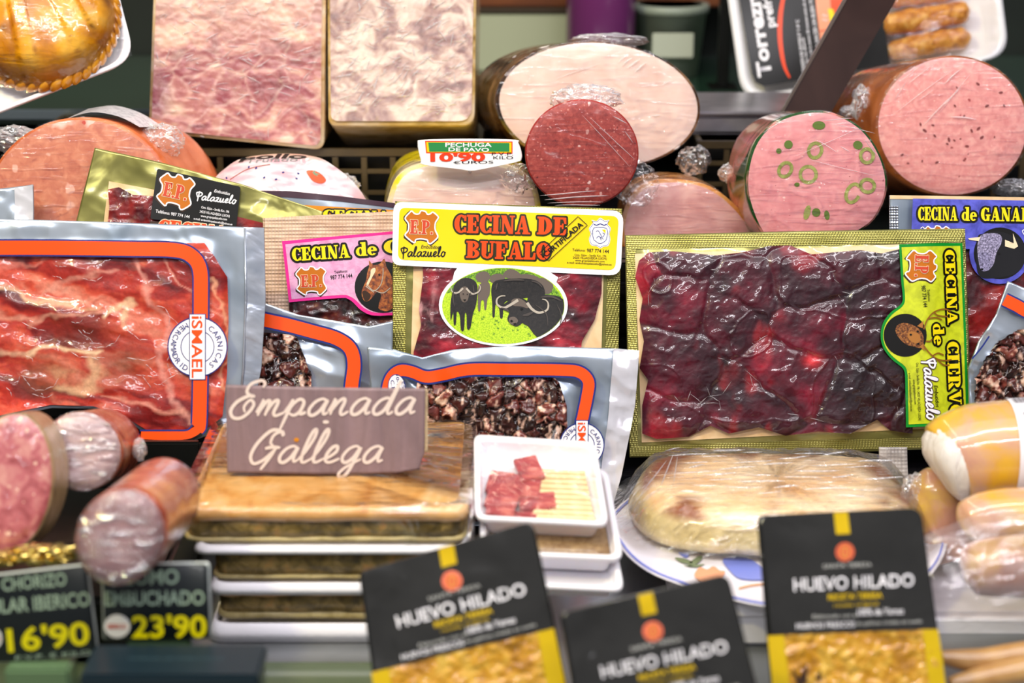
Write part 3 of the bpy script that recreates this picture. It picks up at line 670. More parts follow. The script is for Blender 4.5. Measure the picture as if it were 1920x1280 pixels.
o_ = ell(1122, 197, 191, 119, 60, 4)
t = cutlog('turkey_roll', 'large pale oval turkey breast roll, cut side forward, top centre', o_, Pl(1122, 310, 1.68, 14, 3), (-.26, 1, -.16), .15, TURK,
       mat('dark_glazed_casing', cols=[(.35, '#1c120a'), (.5, '#5c3a1c'), (.65, '#b0845c')], ns=24, rough=.2, coat=1, cbump=[(60, .003, (1, 1, 1))]), seed=4)
tuft('film_gather', 1140, 76, 1.69, 70, 12, 30, CLINGM, t, 6)
tuft('film_gather', 1300, 300, 1.68, 30, 26, 20, film_mat('thin_crumpled_film', op=.05, streak=(120, (1, 1, 1)), smax=.4, milky=.1, bump=.003), t, 7)

creases(t, Pl(1122, 310, 1.68, 14, 3), [(1165, 125, 1185, 108, 4), (1175, 128, 1200, 112, 5), (1188, 136, 1212, 118, 4), (1158, 118, 1176, 104, 3), (960, 110, 968, 104, 3), (1240, 160, 1262, 150, 2), (1218, 218, 1240, 216, 3), (1010, 92, 1030, 86, 3), (1262, 282, 1275, 272, 4), (1040, 150, 1120, 120, 1.6)], .004)

plS = Pl(1091, 388, 1.565, 12, 2)
o_ = ell(1091, 287, 106.5, 101, 64)
t = cutlog('salami_stick', 'round red salami with fine fat grains in front of the pale turkey roll', o_, plS, (.0, 1, -.16), .085, SALM,
       mat('salami_skin', cols=[(.3, '#8a1c18'), (.7, '#b8382c')], ns=40, rough=.2, coat=1), seed=5)
creases(t, plS, [(1012, 366, 1118, 358, 2.5), (1020, 374, 1140, 366, 3), (1026, 380, 1130, 378, 2), (1040, 385, 1124, 384, 2.5), (1105, 220, 1190, 300, 1.6), (1090, 215, 1180, 312, 1.3), (1148, 218, 1175, 232, 3), (1170, 245, 1186, 268, 2)], .0042)
tuft('film_gather', 1098, 186, 1.585, 62, 26, 30, CLINGM, t, 9, fq=1.6)

plO = Pl(1530, 430, 1.565, 12, -6)
o_ = crom([(1400, 330), (1420, 262), (1470, 220), (1545, 208), (1610, 236), (1650, 290), (1663, 352), (1640, 410), (1600, 440), (1560, 470), (1500, 480), (1440, 450), (1408, 390)], 4, True)
t = cutlog('olive_sausage', 'pink sausage slice-face studded with green olive rings', o_, plO, (-.08, 1, -.18), .12, OLIVEM,
       mat('green_printed_casing', cols=[(.42, '#1c4a18'), (.5, '#d98a84'), (.7, '#2c6a28')], ns=14, rough=.2, coat=1), seed=6)
ar = Art(plO, lambda X, Y: np.full(np.shape(X), .0022), .0002)
OLM = mat('olive_green', cols=[(.3, '#7e8a34'), (.6, '#a4ac5c'), (.8, '#b9bd7a')], ns=240, rough=.35, coat=.6); OLK = mat('olive_dark', '#5f7a22', rough=.35, coat=.6)
for (x, y, rx, ry, rot, st) in [(1528, 282, 12, 14, 20, 0), (1515, 327, 15, 15, 0, 0), (1472, 318, 11, 14, 35, 0), (1625, 292, 12, 13, 0, 0), (1626, 348, 13, 12, 15, 0), (1599, 362, 12, 18, 25, 1), (1513, 398, 6, 14, 15, 2),
                                (1478, 271, 8, 8, 0, 3), (1460, 283, 5, 5, 0, 3), (1530, 398, 8, 8, 0, 3), (1608, 272, 9, 8, 20, 3), (1494, 346, 5, 4, 0, 3), (1535, 235, 12, 8, 0, 3), (1550, 403, 5, 9, -10, 3)]:
    key = 'olive_ring' if st < 2 else 'olive_piece'; q = ell(x, y, rx, ry, 20, rot, 0, 360 if st != 1 else 300)
    a2 = Art(plO, lambda X, Y: np.full(np.shape(X), .0024), .0002)
    if st < 2: a2.ring((key, 'm'), q, 6.5, 1, st != 1)
    else: a2.poly((key, 'm'), q, 1)
    a2.flush(t, {'m': OLM if st != 3 else OLK})

creases(t, plO, [(1560, 232, 1640, 250, 1.6), (1540, 226, 1600, 222, 2), (1500, 290, 1610, 240, 1.3), (1520, 300, 1640, 330, 1.4), (1530, 262, 1570, 286, 2), (1575, 275, 1592, 284, 2.4), (1430, 250, 1470, 224, 2), (1620, 262, 1650, 300, 1.6)], .0042)

plM = Pl(1780, 370, 1.66, 12, -8)
o_ = ell(1786, 236, 143, 132, 64)
t = cutlog('pink_sausage', 'biggest smooth pink sausage face with brown rind, at the right', o_, plM, (-.5, 1, -.26), .12, PINKM,
       mat('brown_sausage_skin', cols=[(.3, '#6b3216'), (.7, '#a8602e')], ns=30, rough=.25, coat=1, cbump=[(50, .002, (1, 1, 1))]), seed=7)
tuft('film_end', 1622, 205, 1.70, 26, 44, 40, CLINGM, t, 12); tuft('film_end', 1596, 212, 1.71, 26, 14, 30, CLINGM, t, 13)
tuft('film_end', 1896, 352, 1.68, 34, 16, 30, CLINGM, t, 14)
ar = Art(plM, lambda X, Y: np.full(np.shape(X), .0028), .0001)
rng = random.Random(4)
for k in range(26):
    a, r = rng.uniform(0, 6.28), rng.uniform(20, 118); x, y = 1786+r*math.cos(a), 236+r*.9*math.sin(a); s_ = rng.uniform(1.2, 3.6)
    ar.poly(('air_pit', 'm'), ell(x, y, s_*1.3, s_*.7, 8, rng.uniform(0, 180)), 0)
ar.flush(t, {'m': mat('pit_brown', '#7a3436', rough=.5)})

creases(t, plM, [(1767, 160, 1802, 129, 3.5), (1730, 235, 1800, 165, 2.6), (1760, 210, 1820, 138, 1.6), (1680, 210, 1790, 128, 1.6), (1700, 160, 1760, 112, 2), (1690, 150, 1735, 116, 1.6), (1720, 190, 1750, 168, 1.4), (1780, 219, 1830, 224, 4), (1676, 190, 1700, 150, 2)], .0042)

# glazed ham, cut face low
plH = Pl(1270, 440, 1.625, 14, 4)
o_ = crom([(1165, 470), (1168, 400), (1195, 355), (1250, 336), (1320, 345), (1372, 378), (1410, 430), (1400, 500), (1280, 520), (1190, 510)], 4, True)
t = cutlog('glazed_ham', 'cooked ham with golden glazed rind and pink cut face behind the tall meat pack', o_, plH, (-.04, 1, -.1), .08,
       mat('ham_meat', cols=[(.3, '#c78a84'), (.5, '#d9a29a'), (.7, '#e3b6ac')], ns=40, rough=.35, coat=.6, sss=.15, cbump=[(60, .001, (1, 4, 1, 0, 0, .7))]),
       mat('glazed_rind', cols=[(.35, '#a85c1a'), (.48, '#d8944c'), (.6, '#ecc6b4'), (.75, '#c0702a')], ns=26, rough=.25, coat=1, cbump=[(30, .002, (1, 4, 1)), (120, .001, (1, 1, 1))]), seed=8, fscale=.93, bumpy=.06)
tuft('film_end', 1385, 325, 1.66, 34, 22, 26, CLINGM, t, 15)
tuft('film_end', 1195, 345, 1.60, 40, 40, 8, MT['thin_crumpled_film'], t, 16)

# turkey breast with yellow net casing + price tag
plP = Pl(870, 430, 1.60, 16, 2)
o_ = crom([(722, 420), (730, 365), (752, 325), (800, 306), (880, 300), (955, 312), (1000, 340), (1015, 400), (1010, 470), (730, 470)], 4, True)
def pech(X, Y):
    b = 333+22*np.abs(np.sin((X-770)/62))-8*(X > 960)
    f = fbm(X/30, Y/20, 3, 3); c = ramp(f, [(.3, '#e0bdb2'), (.6, '#ecccc0'), (.8, '#f0d5ca')]); return mixc(c, lin('#f4e2da'), 1-sst(0, 8, Y-b))
t = cutlog('turkey_breast', 'pale turkey breast in yellow printed film under the white price tag', o_, plP, (-.08, 1, -.05), .12,
       mat('pale_breast', vcol=True, rough=.35, coat=.8, cr=.1, sss=.2, cbump=[(40, .0015, (1, 1, 1))]),
       mat('yellow_printed_film', cols=[(.42, '#e8d6ac'), (.5, '#f1d810'), (.75, '#f4e22c')], ns=14, rough=.25, coat=1, cbump=[(50, .003, (1, 1, 1))]), seed=9, facecol=pech, fscale=.93)
tuft('film_end', 975, 335, 1.585, 34, 26, 20, MT['thin_crumpled_film'], t, 17)

# price tag
plT = Pl(880, 318, 1.57, 8, 0)
t = thing('price_tag', 'white oval-ended price tag reading PECHUGA DE PAVO above the turkey breast', 'price tag', plT.pt(880, 320))
o_ = crom([(783, 268), (795, 262), (880, 260), (965, 262), (972, 268), (978, 285), (978, 298), (968, 304), (900, 318), (880, 320), (860, 317), (795, 309), (789, 300)], 4, True)
V, F = rings(plT, o_, [(1, -.0015), (1, 0), (.985, .0006)]); fo = mk('plate', V, F, mat('white_tag_plastic', '#fbfafd', rough=.25, coat=.6), t, smooth=False); fix_normals(fo)
a = Art(plT, lambda X, Y: np.full(np.shape(X), .0007), .00015)
a.poly(('band', 'price_red'), [(797, 264), (961, 265), (961, 288), (799, 287)], 1); a.poly(('band', 'print_yellow'), [(799, 266), (959, 267), (959, 286), (801, 285)], 2)
a.poly(('band', 'price_green'), [(803, 267), (955, 268), (955, 284), (805, 284)], 3)
a.text(('lettering', 'print_white'), 'PECHUGA', (835, 275), (922, 275), 8, 4, .02); a.text(('lettering', 'print_white'), 'DE PAVO', (841, 283), (917, 284), 7, 4, .02)
a.text(('price', 'price_red'), "10'90", (807, 302), (910, 301), 15, 4, .04); a.text(('small_print', 'print_black'), 'P.V.P.', (922, 291), (962, 291), 6, 4, .0)
a.text(('small_print', 'print_black'), 'KILO', (925, 298), (962, 298), 6, 4, .0); a.text(('small_print', 'print_black', 1), '€UROS', (850, 307), (925, 306), 5.5, 4, 0)
a.flush(fo, PM)
tube('clip_wire', [tuple(plT.pt(880, 316, -.003)), tuple(plT.pt(880, 325, -.02)), tuple(plT.pt(882, 332, -.05))], .0012, MT['white_tag_plastic'], t, n=6)

# stuffed chicken roll with white printed wrapper
plC = Pl(530, 420, 1.62, 30, 2)
o_ = crom([(395, 352), (420, 318), (458, 296), (530, 288), (590, 294), (630, 318), (665, 348), (690, 385), (680, 430), (540, 450), (400, 430), (380, 385)], 4, True)
t = thing('chicken_roll', 'white printed chicken roll with a red tomato picture, lower edge hidden by packs', 'cold meat', plC.pt(530, 430))
Hc = lambda X, Y: .022*(1-np.clip(((X-535)/150)**2+((Y-372)/84)**2, 0, 1))**.6
loft('wrapper', plC, o_, (0, 1, -.3), .09, mat('white_printed_film', cols=[(.35, '#e6c9a4'), (.5, '#f3e9e8'), (.7, '#f6eef4')], ns=18, rough=.25, coat=1, cbump=[(60, .002, (1, 1, 1))]), t, bumpy=.02)
X, Y = None, None
disc('front', plC, o_, mat('white_pink_print', vcol=True, rough=.3, coat=1, cr=.08, cbump=[(50, .002, (1, 1, 1))]), t, rr=30, dome=0, H=Hc,
     colf=lambda X, Y: mixc(ramp(fbm(X/26, Y/7, 4, 5), [(.3, '#d8a4b2'), (.5, '#e2c8d0'), (.7, '#e8dde2')]), lin('#d0a068'), sst(312, 288, Y)*.8+0*X))
a = Art(plC, lambda X, Y: Hc(X, Y)+.0008, .0002)
a.text(('lettering', 'print_black'), 'pollo', (450, 304), (575, 304), 12, 2, .03, .5); a.text(('lettering', 'grey_print'), 'Trufado', (462, 313), (560, 311), 10, 2, .0, .3)
a.poly(('tomato', 'flame'), crom([(578, 332), (590, 330), (604, 336), (614, 348), (606, 355), (592, 352), (584, 344)], 4, True), 2)
a.poly(('tomato_leaf', 'leaf_green'), [(588, 334), (594, 329), (594, 335), (604, 337), (597, 339), (600, 343), (592, 339)], 3)
for k_, (x, y) in enumerate(((535, 335), (560, 347), (484, 325), (500, 345), (522, 349), (563, 337), (470, 322), (428, 341))): a.poly(('fleck', 'print_navy', k_), ell(x, y, 2.6, 1.6, 7, x), 2)
a.ring(('vein', 'rust'), crom([(435, 345), (460, 330), (480, 323), (510, 318)], 5), 1.2, 2, False)
a.flush(t, PM)
tuft('film_end', 645, 345, 1.63, 28, 18, 20, CLINGM, t, 18)
# ------------------------------------------------------------------ vacuum packs leaning in the middle row
struct(box('ledge_rail', (-.75, -.040, .128), (.75, .0715, .142), MT['slat_black'], bev=.003))
def sb(X, Y, x0, x1, y0, y1, r): return sst(x0, x0+r, X)*sst(x1, x1-r, X)*sst(y0, y0+r, Y)*sst(y1, y1-r, Y)
def wr(X, Y, s, a=.0016, k=1.0): return a*(ridge(X/(110*k)+Y/(260*k), Y/(80*k)-X/(190*k), 2, s)-.5)+a*.4*fbm(X/(50*k), Y/(50*k), 2, s+4)
def cellfoil(X, Y): return 0

# --- big tan-backed pack of dark red slices with the lime label
plV = Pl(1490, 857, 1.49, 19, -1)
HV0 = lambda X, Y: wr(X, Y, 31, .0022)*sb(X, Y, 1172, 1815, 432, 857, 14)+.004*sb(X, Y, 1178, 1812, 445, 850, 60)
t = thing('meat_pack', 'wide gold-edged vacuum pack of dark red dried meat slices with a lime green label', 'vacuum pack', plV.pt(1490, 857))
sheet('foil_backing', plV, coons([(1172, 441), (1500, 433), (1809, 428)], [(1809, 428), (1817, 640), (1819, 838)], [(1180, 857), (1500, 852), (1819, 838)], [(1172, 441), (1176, 650), (1180, 857)], 4), HV0, GOLD, t, back=.003)
for e in ([(1174, 443), (1808, 430), (1809, 454), (1176, 468)], [(1182, 836), (1818, 816), (1818, 836), (1181, 855)], [(1174, 443), (1192, 442), (1196, 852), (1181, 855)], [(1803, 430), (1809, 430), (1818, 836), (1812, 838)]):
    sheet('embossed_seal', plV, quadp(*e, cell=5), lambda X, Y: HV0(X, Y)+.0006, GOLDOT, t)
HVC = lambda X, Y: HV0(X, Y)+.0012
sheet('board', plV, coons([(1190, 476), (1400, 470), (1640, 460), (1800, 455)], [(1800, 455), (1806, 800)], [(1203, 829), (1500, 812), (1806, 797)], [(1190, 476), (1203, 829)], 5), HVC, CARD, t)
def venf(X, Y):
    wx, wy = X+26*(fbm(X/60, Y/60, 3, 41)-.5), Y+26*(fbm(X/60, Y/60, 3, 42)-.5)
    return (wx,)+(wy,)+worley(wx/118, wy/112, 8)
def HVM(X, Y):
    wx, wy, f1, f2, i, _, _ = venf(X, Y)
    line = sst(.96, 1., ridge(wx/88, wy/105, 1, 45))
    return HV0(X, Y)+.0022+.0042*np.sqrt(np.clip(1-f1*.9, 0, 1))*(.66+.34*sst(0, .14, f2-f1))+.0022*ridge(X/44+Y/90, Y/40, 3, 47)*sb(X, Y, 1195, 1715, 465, 822, 25)+.0007*line
def CVM(X, Y):
    wx, wy, f1, f2, i, vx, vy = venf(X, Y)
    g = np.clip((X-1200)/480, 0, 1); a = fbm(wx/46, wy/46, 4, 43)
    v = .62-.5*g+.75*(a-.5)+.35*(i-.5)
    c = ramp(v, [(0, '#1c0a12'), (.25, '#300e1a'), (.45, '#4a1020'), (.62, '#6c1228'), (.8, '#951c30'), (1, '#c03038')])
    c = mixc(c, lin('#d02a30'), sst(.62, .8, fbm(wx/60+9, wy/90, 3, 49))*.28)
    crease = sst(.982, .997, ridge(wx/105, wy/120, 1, 45))+sst(.98, .997, ridge(wx/70+3, wy/160, 1, 51))*.6
    c = mixc(c, lin('#d58f8c'), np.clip(crease, 0, 1)*.0)
    c = mixc(c, lin('#1c080e'), sst(.05, 0, f2-f1)*.3)
    return mixc(c, lin('#d4343c'), np.exp(-(((X-1520)/16)**2+((Y-676)/12)**2)))
rt = np.random.RandomState(3)
top = [(1197, 490), (1215, 474), (1260, 472), (1300, 476), (1340, 480), (1390, 474), (1440, 462), (1480, 461), (1520, 478), (1560, 474), (1610, 470), (1650, 476), (1700, 464)]
bot = [(1203, 812), (1230, 822), (1290, 818), (1330, 797), (1365, 812), (1420, 800), (1470, 816), (1530, 808), (1590, 812), (1640, 786), (1665, 806), (1706, 812)]
lef = [(1197, 490), (1190, 520), (1204, 560), (1198, 600), (1206, 640), (1198, 690), (1214, 712), (1203, 760), (1203, 812)]
sheet('dried_meat_slices', plV, coons(top, [(1700, 464), (1706, 812)], bot, lef, 2.2), HVM, MEATV, t, CVM)
a = Art(plV, lambda X, Y: .0035+.0115*sst(1812, 1725, X)+.0006*np.sin(X/40)*np.sin(Y/60), .00022)
L2 = lambda q: [(x/2.909+1600, y/2.909+430) for x, y in q]
g_ = crom(L2([(230, 88), (588, 75)]), 1).tolist()
out_ = L2([(230, 88), (410, 81), (588, 75), (612, 600), (626, 1060), (268, 1076), (262, 800)])+crom(L2([(262, 800), (250, 758), (190, 708), (146, 650), (130, 585), (142, 515), (182, 458), (236, 415), (250, 380), (243, 300)]), 4).tolist()
out_ = np.array(out_); cc_ = np.array([1730, 630.])
inn = L2([(244, 104), (575, 92), (598, 600), (610, 1046), (282, 1060), (276, 800)])+crom(L2([(276, 796), (262, 748), (200, 698), (158, 645), (143, 585), (155, 522), (192, 468), (246, 425), (262, 385), (256, 300)]), 4).tolist()
a.poly(('label', 'print_green'), out_, 0, 16); a.poly(('label_field', 'print_lime'), inn, 1, 16)
a.fat(('title', 'print_gold'), ('title_outline', 'print_black'), 'CECINA', (1765, 470), (1772, 608), 21, 4, ow=4.2)
a.fat(('title', 'print_gold'), ('title_outline', 'print_black'), 'CIERVO', (1770, 641), (1777, 783), 25, 4, ow=4.2)
a.fat(('title', 'print_gold'), ('title_outline', 'print_black'), 'de', (1741, 608), (1744, 648), 23, 4, ow=3.6)
a.emblem(1720, 500, 60, 60, 92)
a.text(('small_print', 'print_black'), 'Teléfono:', (1731, 544), (1733, 567), 5, 3, .005); a.text(('small_print', 'print_black'), '987 774 144', (1720, 537), (1724, 577), 8, 3, .005)
a.text(('small_print', 'print_black'), 'Ctra. Gijón - Sevilla Km. 196 - 24235 VILLAQUEJIDA (LEON)', (1710, 680), (1715, 787), 5, 3, .005)
a.text(('small_print', 'print_black'), 'www.grupopalazuelo.com', (1704, 711), (1707, 757), 5, 3, .005); a.text(('small_print', 'print_black'), 'e-mail: embutidospalazuelo@yahoo.es', (1696, 699), (1700, 770), 4.5, 3, .005)
a.text(('small_print', 'print_black'), 'Embutidos', (1744, 722), (1748, 762), 8, 3, .01, .2)
a.cursive(('script', 'print_white'), 'Palazuelo', (1724, 672), (1731, 786), 24, 3.6, 5, .1, ('script_outline', 'dark_purple'), 1.4)
a.poly(('round_picture', 'print_black'), ell(1690, 629, 40, 40, 36), 2)
a.poly(('deer', 'deer_brown'), crom([(1676, 610), (1690, 606), (1708, 612), (1718, 620), (1724, 634), (1720, 652), (1706, 650), (1692, 646), (1680, 636), (1672, 622)], 4, True), 3)
a.poly(('deer', 'deer_light'), crom([(1700, 622), (1714, 626), (1718, 636), (1712, 644), (1700, 640), (1694, 630)], 4, True), 4)
for q in ([(1712, 612), (1724, 602), (1722, 616)], [(1716, 650), (1726, 658), (1724, 644)]): a.poly(('deer', 'deer_light'), q, 4)
for x, y in ((1700, 628), (1713, 622), (1714, 645)): a.poly(('deer_dark', 'print_black'), ell(x, y, 2.4, 2, 8), 5)
for q in ([(1724, 618), (1731, 600), (1744, 586), (1764, 580), (1778, 584)], [(1733, 598), (1748, 596), (1760, 600)], [(1744, 586), (1752, 592), (1772, 594)], [(1724, 648), (1733, 660), (1748, 672), (1766, 676), (1780, 674)], [(1740, 668), (1752, 662), (1764, 666)], [(1728, 640), (1736, 640), (1740, 636)], [(1750, 674), (1764, 684), (1776, 684)]):
    a.ring(('antlers', 'antler'), crom(q, 5), 2.6, 6, False)
a.flush(t, PM)

# --- pack with yellow label and buffalo picture
plB = Pl(950, 780, 1.505, 19, 1)
HB0 = lambda X, Y: wr(X, Y, 61, .0016)*sb(X, Y, 735, 1168, 380, 780, 12)+.003*sb(X, Y, 745, 1160, 400, 800, 50)
t = thing('meat_pack', 'gold-edged vacuum pack with a yellow label and an oval picture of buffaloes', 'vacuum pack', plB.pt(950, 780))
sheet('foil_backing', plB, coons([(741, 377), (950, 384), (1167, 391)], [(1167, 391), (1160, 650), (1156, 780)], [(736, 780), (1156, 780)], [(741, 377), (736, 500), (736, 780)], 4), HB0, GOLD, t, back=.003)
for e in ([(741, 379), (1166, 392), (1165, 408), (740, 396)], [(738, 397), (762, 398), (759, 778), (737, 778)], [(1141, 408), (1165, 408), (1156, 778), (1132, 778)]):
    sheet('embossed_seal', plB, quadp(*e, cell=5), lambda X, Y: HB0(X, Y)+.0005, GOLDOT, t)
sheet('board', plB, quadp((776, 480), (1132, 480), (1124, 776), (768, 776), 5), lambda X, Y: HB0(X, Y)+.001, CARD, t)
HBM = lambda X, Y: HB0(X, Y)+.0018+.002*ridge(X/60+Y/90, Y/34, 3, 63)+.002*sb(X, Y, 778, 1122, 470, 790, 40)
def CBM(X, Y):
    a_ = fbm(X/50+Y/80, Y/26-X/60, 4, 66); c = ramp(a_, [(.2, '#2c0812'), (.4, '#500c1c'), (.55, '#741224'), (.72, '#a01c30'), (.9, '#c8404c')])
    f = sst(.62, .8, fbm(X/16, Y/46, 4, 68))*sst(830, 790, X); return mixc(c, lin('#e0a4a8'), f)
sheet('dried_meat_slices', plB, coons([(792, 482), (1128, 482)], [(1128, 482), (1127, 550), (1114, 600), (1090, 640), (1084, 700), (1080, 776)], [(776, 776), (1080, 776)], [(792, 482), (794, 520), (786, 580), (790, 610), (776, 660), (776, 776)], 2.6), HBM, MEATV, t, CBM)
HBL = lambda X, Y: .0098+.0010*np.sin(X/60+1)*np.sin(Y/40)
a = Art(plB, HBL, .0002)
a.poly(('label', 'print_white'), rrect([(739, 380), (1168, 397), (1162, 518), (736, 498)], [18, 22, 22, 16]), 0, 14)
a.poly(('label_field', 'print_yellow'), rrect([(750, 391), (1159, 407), (1152, 508), (747, 488)], [12, 14, 14, 12]), 1.5, 14)
a.poly(('label', 'print_white'), ell(943.5, 573, 120, 76, 60), .3, 14)
a.poly(('label', 'print_white'), [(858, 503), (1030, 511), (1046, 521), (1040, 535), (848, 530), (852, 512)], .2, 14)
a.poly(('picture_meadow', 'print_grass'), ell(943.5, 574, 114, 71, 60), 1, 14)
Z1 = lambda q: [(x/2.976+640, y/2.976+370) for x, y in q]
cl = lambda Q: np.array([(x, y) if ((x-943.5)/113)**2+((y-574)/70)**2 <= 1 else tuple(np.array([943.5, 574])+(np.array([x, y])-[943.5, 574])/math.sqrt(((x-943.5)/113)**2+((y-574)/70)**2)) for x, y in Q])
a.poly(('picture_bushes', 'print_bush'), cl(Z1([(585, 540), (610, 500), (640, 470), (700, 425), (780, 398), (860, 388), (940, 390), (1020, 400), (1100, 430), (1160, 470), (1215, 540), (1245, 590), (1150, 560), (1000, 480), (860, 470), (720, 480), (640, 520)])), 1.5)
def pb(q, m='buffalo_hide', lv=3, key='buffaloes', sm=3): a.poly((key, m), cl(crom(Z1(q), sm, True)), lv)
for q in ([(750, 440), (780, 418), (815, 420), (832, 450), (800, 480), (760, 470)], [(830, 450), (850, 432), (890, 430), (912, 450), (900, 475), (840, 480)], [(900, 440), (930, 405), (975, 412), (1000, 440), (960, 462)], [(985, 440), (1030, 430), (1090, 445), (1110, 470), (1000, 470)], [(1090, 470), (1130, 450), (1180, 490), (1160, 540), (1110, 530)]): pb(q, 'buffalo_light', 2)
pb([(765, 500), (800, 470), (828, 485), (828, 540), (815, 570), (808, 625), (798, 625), (795, 580), (780, 580), (775, 632), (764, 632), (762, 560)], 'buffalo_light', 3)
pb([(836, 520), (850, 475), (900, 460), (1000, 455), (1080, 465), (1125, 500), (1130, 555), (1060, 560), (940, 575), (905, 600), (900, 670), (885, 672), (880, 620), (860, 600), (855, 665), (843, 665), (842, 600)], 'buffalo_hide', 3)
pb([(615, 560), (640, 470), (690, 452), (735, 462), (760, 500), (752, 600), (735, 650), (720, 730), (702, 732), (700, 660), (690, 650), (685, 738), (668, 738), (662, 660), (645, 640), (640, 708), (628, 706), (626, 640), (612, 690), (610, 620)], 'buffalo_hide', 4)
pb([(660, 520), (690, 500), (712, 520), (708, 570), (690, 588), (670, 575)], 'buffalo_light', 5, sm=4)
pb([(1040, 560), (1150, 545), (1240, 570), (1258, 640), (1230, 720), (1160, 790), (1090, 780), (1040, 720), (1010, 700), (1040, 650)], 'buffalo_hide', 4)
pb([(930, 580), (980, 560), (1030, 575), (1060, 610), (1080, 650), (1040, 665), (1020, 690), (980, 720), (945, 708), (925, 680), (935, 640), (890, 620)], 'buffalo_hide', 5)
pb([(950, 575), (990, 565), (1030, 590), (1040, 620), (1000, 610), (955, 605)], 'buffalo_light', 6); pb([(935, 675), (965, 668), (985, 690), (965, 712), (940, 705)], 'buffalo_light', 6)
for q in ([(985, 575), (945, 600), (905, 618), (870, 600), (868, 570), (890, 553), (915, 552)], [(1035, 590), (1062, 625), (1100, 645), (1145, 630), (1152, 595), (1138, 575), (1118, 570)]): a.ring(('horns', 'horn'), crom(Z1(q), 5), 5, 7, False, lambda u: 1.1-.8*u)
for q in ([(680, 510), (650, 535), (622, 530), (612, 505)], [(698, 510), (730, 540), (765, 530), (776, 505), (765, 486)]): a.ring(('horns', 'horn'), crom(Z1(q), 5), 3.4, 7, False, lambda u: 1.1-.7*u)
for q, w_ in (([(905, 470), (960, 462), (1020, 466)], 4), ([(1060, 470), (1095, 480), (1118, 505)], 3), ([(870, 480), (862, 520)], 2.5), ([(1110, 560), (1170, 556), (1225, 580)], 4), ([(1080, 600), (1140, 650), (1150, 720)], 2), ([(1200, 600), (1225, 660), (1215, 720)], 2), ([(630, 500), (625, 560), (632, 610)], 2), ([(735, 490), (742, 540)], 2), ([(1010, 660), (1040, 655), (1070, 640)], 5), ([(890, 618), (920, 628), (935, 640)], 4)):
    a.ring(('buffalo_sheen', 'buffalo_sheen'), crom(Z1(q), 4), w_, 8, False, lambda u: .3+.7*np.sin(u*math.pi))
for q in ([(996, 622), (1008, 618), (1014, 626), (1002, 632)], [(940, 690), (950, 684), (958, 692), (948, 698)], [(676, 540), (684, 538), (684, 546)], [(700, 540), (708, 542), (702, 548)], [(680, 572), (698, 572), (690, 582)], [(955, 706), (975, 700), (968, 712)]): a.poly(('buffalo_eyes', 'print_black'), Z1(q), 9)
for q in ([(640, 528), (622, 545), (648, 548)], [(722, 530), (742, 548), (716, 552)]): a.poly(('buffaloes', 'buffalo_sheen'), Z1(q), 7)
rg_ = random.Random(2)
for k in range(60):
    x, y = rg_.uniform(600, 1180), rg_.uniform(650, 810)
    if ((x/2.976+640-943.5)/106)**2+((y/2.976+370-574)/64)**2 < 1 and not (900 < x and y < 720): a.poly(('grass_tufts', 'print_bush'), Z1([(x, y), (x+3, y-14), (x+6, y-2), (x+12, y-10), (x+12, y)]), 2.2)
a.emblem(791, 428, 64, 62, 2)
for s_, p, q, h in (('CECINA', (852, 438), (992, 441), 34), ('DE', (1006, 441), (1060, 443), 33), ('BUFALO', (874, 485), (1030, 489), 32)):
    a.fat(('title', 'print_red'), ('title_outline', 'print_darkolive'), s_, p, q, h, 4, ow=3.5)
a.cursive(('script', 'print_black'), 'Palazuelo', (752, 482), (836, 482), 18, 2.6, 3, .05)
a.text(('script', 'print_black'), 'Embutidos', (790, 467), (823, 468), 7, 3, .01, .2)
st_ = [(1082.5, 408), (1100, 424), (1027.5, 490.5), (1010.5, 476)]; a.ring(('stamp', 'print_black'), np.concatenate([resample([st_[k], st_[(k+1) % 4]], 9)[:-1] for k in range(4)]), 1.3, 6)
a.text(('stamp', 'print_black'), 'CERTIFICADA', (1023, 484), (1093, 424), 10, 6.5, .03)
cr_ = crom([(1124, 410), (1133, 415), (1141, 414), (1138, 422), (1144, 430), (1141, 440), (1143, 450), (1139, 462), (1130, 464), (1124, 467), (1117, 463), (1107, 461), (1103, 450), (1106, 440), (1103, 430), (1110, 420), (1108, 414), (1117, 416)], 3, True)
a.poly(('crest', 'print_white'), cr_, 3)
a.ring(('crest_lines', 'print_navy'), crom([(1112, 429), (1136, 430), (1136, 448), (1131, 455), (1123, 458), (1116, 454), (1111, 448)], 3, True), 1.1, 4); a.ring(('crest_lines', 'print_navy'), cr_*.93+np.array([1123.5, 438])*.07, .7, 4)
a.poly(('crest_lines', 'print_yellow'), [(1127, 432), (1134, 432), (1134, 440)], 4); a.ring(('crest_lines', 'print_navy'), crom([(1116, 436), (1120, 434), (1124, 440), (1128, 446), (1132, 440), (1128, 438)], 4), 1, 5, False)
a.ring(('crest_lines', 'print_navy'), crom([(1117, 448), (1122, 444), (1126, 452), (1124, 446), (1130, 450)], 4), 1, 5, False); a.ring(('crest_lines', 'print_navy'), [(1112, 422), (1117, 424), (1124, 421), (1131, 424), (1136, 422)], 1.6, 5, False)
for s_, p, q, h in (('Teléfono:', (1072, 472), (1096, 473), 5), ('987 774 144', (1099, 474), (1140, 476), 7), ('Ctra. Gijón - Sevilla Km. 196', (1076, 481), (1135, 483), 4), ('24235 VILLAQUEJIDA (LEON)', (1073, 486), (1136, 488), 4.2), ('www.grupopalazuelo.com', (1077, 491), (1132, 493), 4), ('e-mail: embutidospalazuelo@yahoo.es', (1062, 495), (1145, 499), 4)):
    a.text(('small_print', 'print_black'), s_, p, q, h, 3, .008)
a.flush(t, PM)

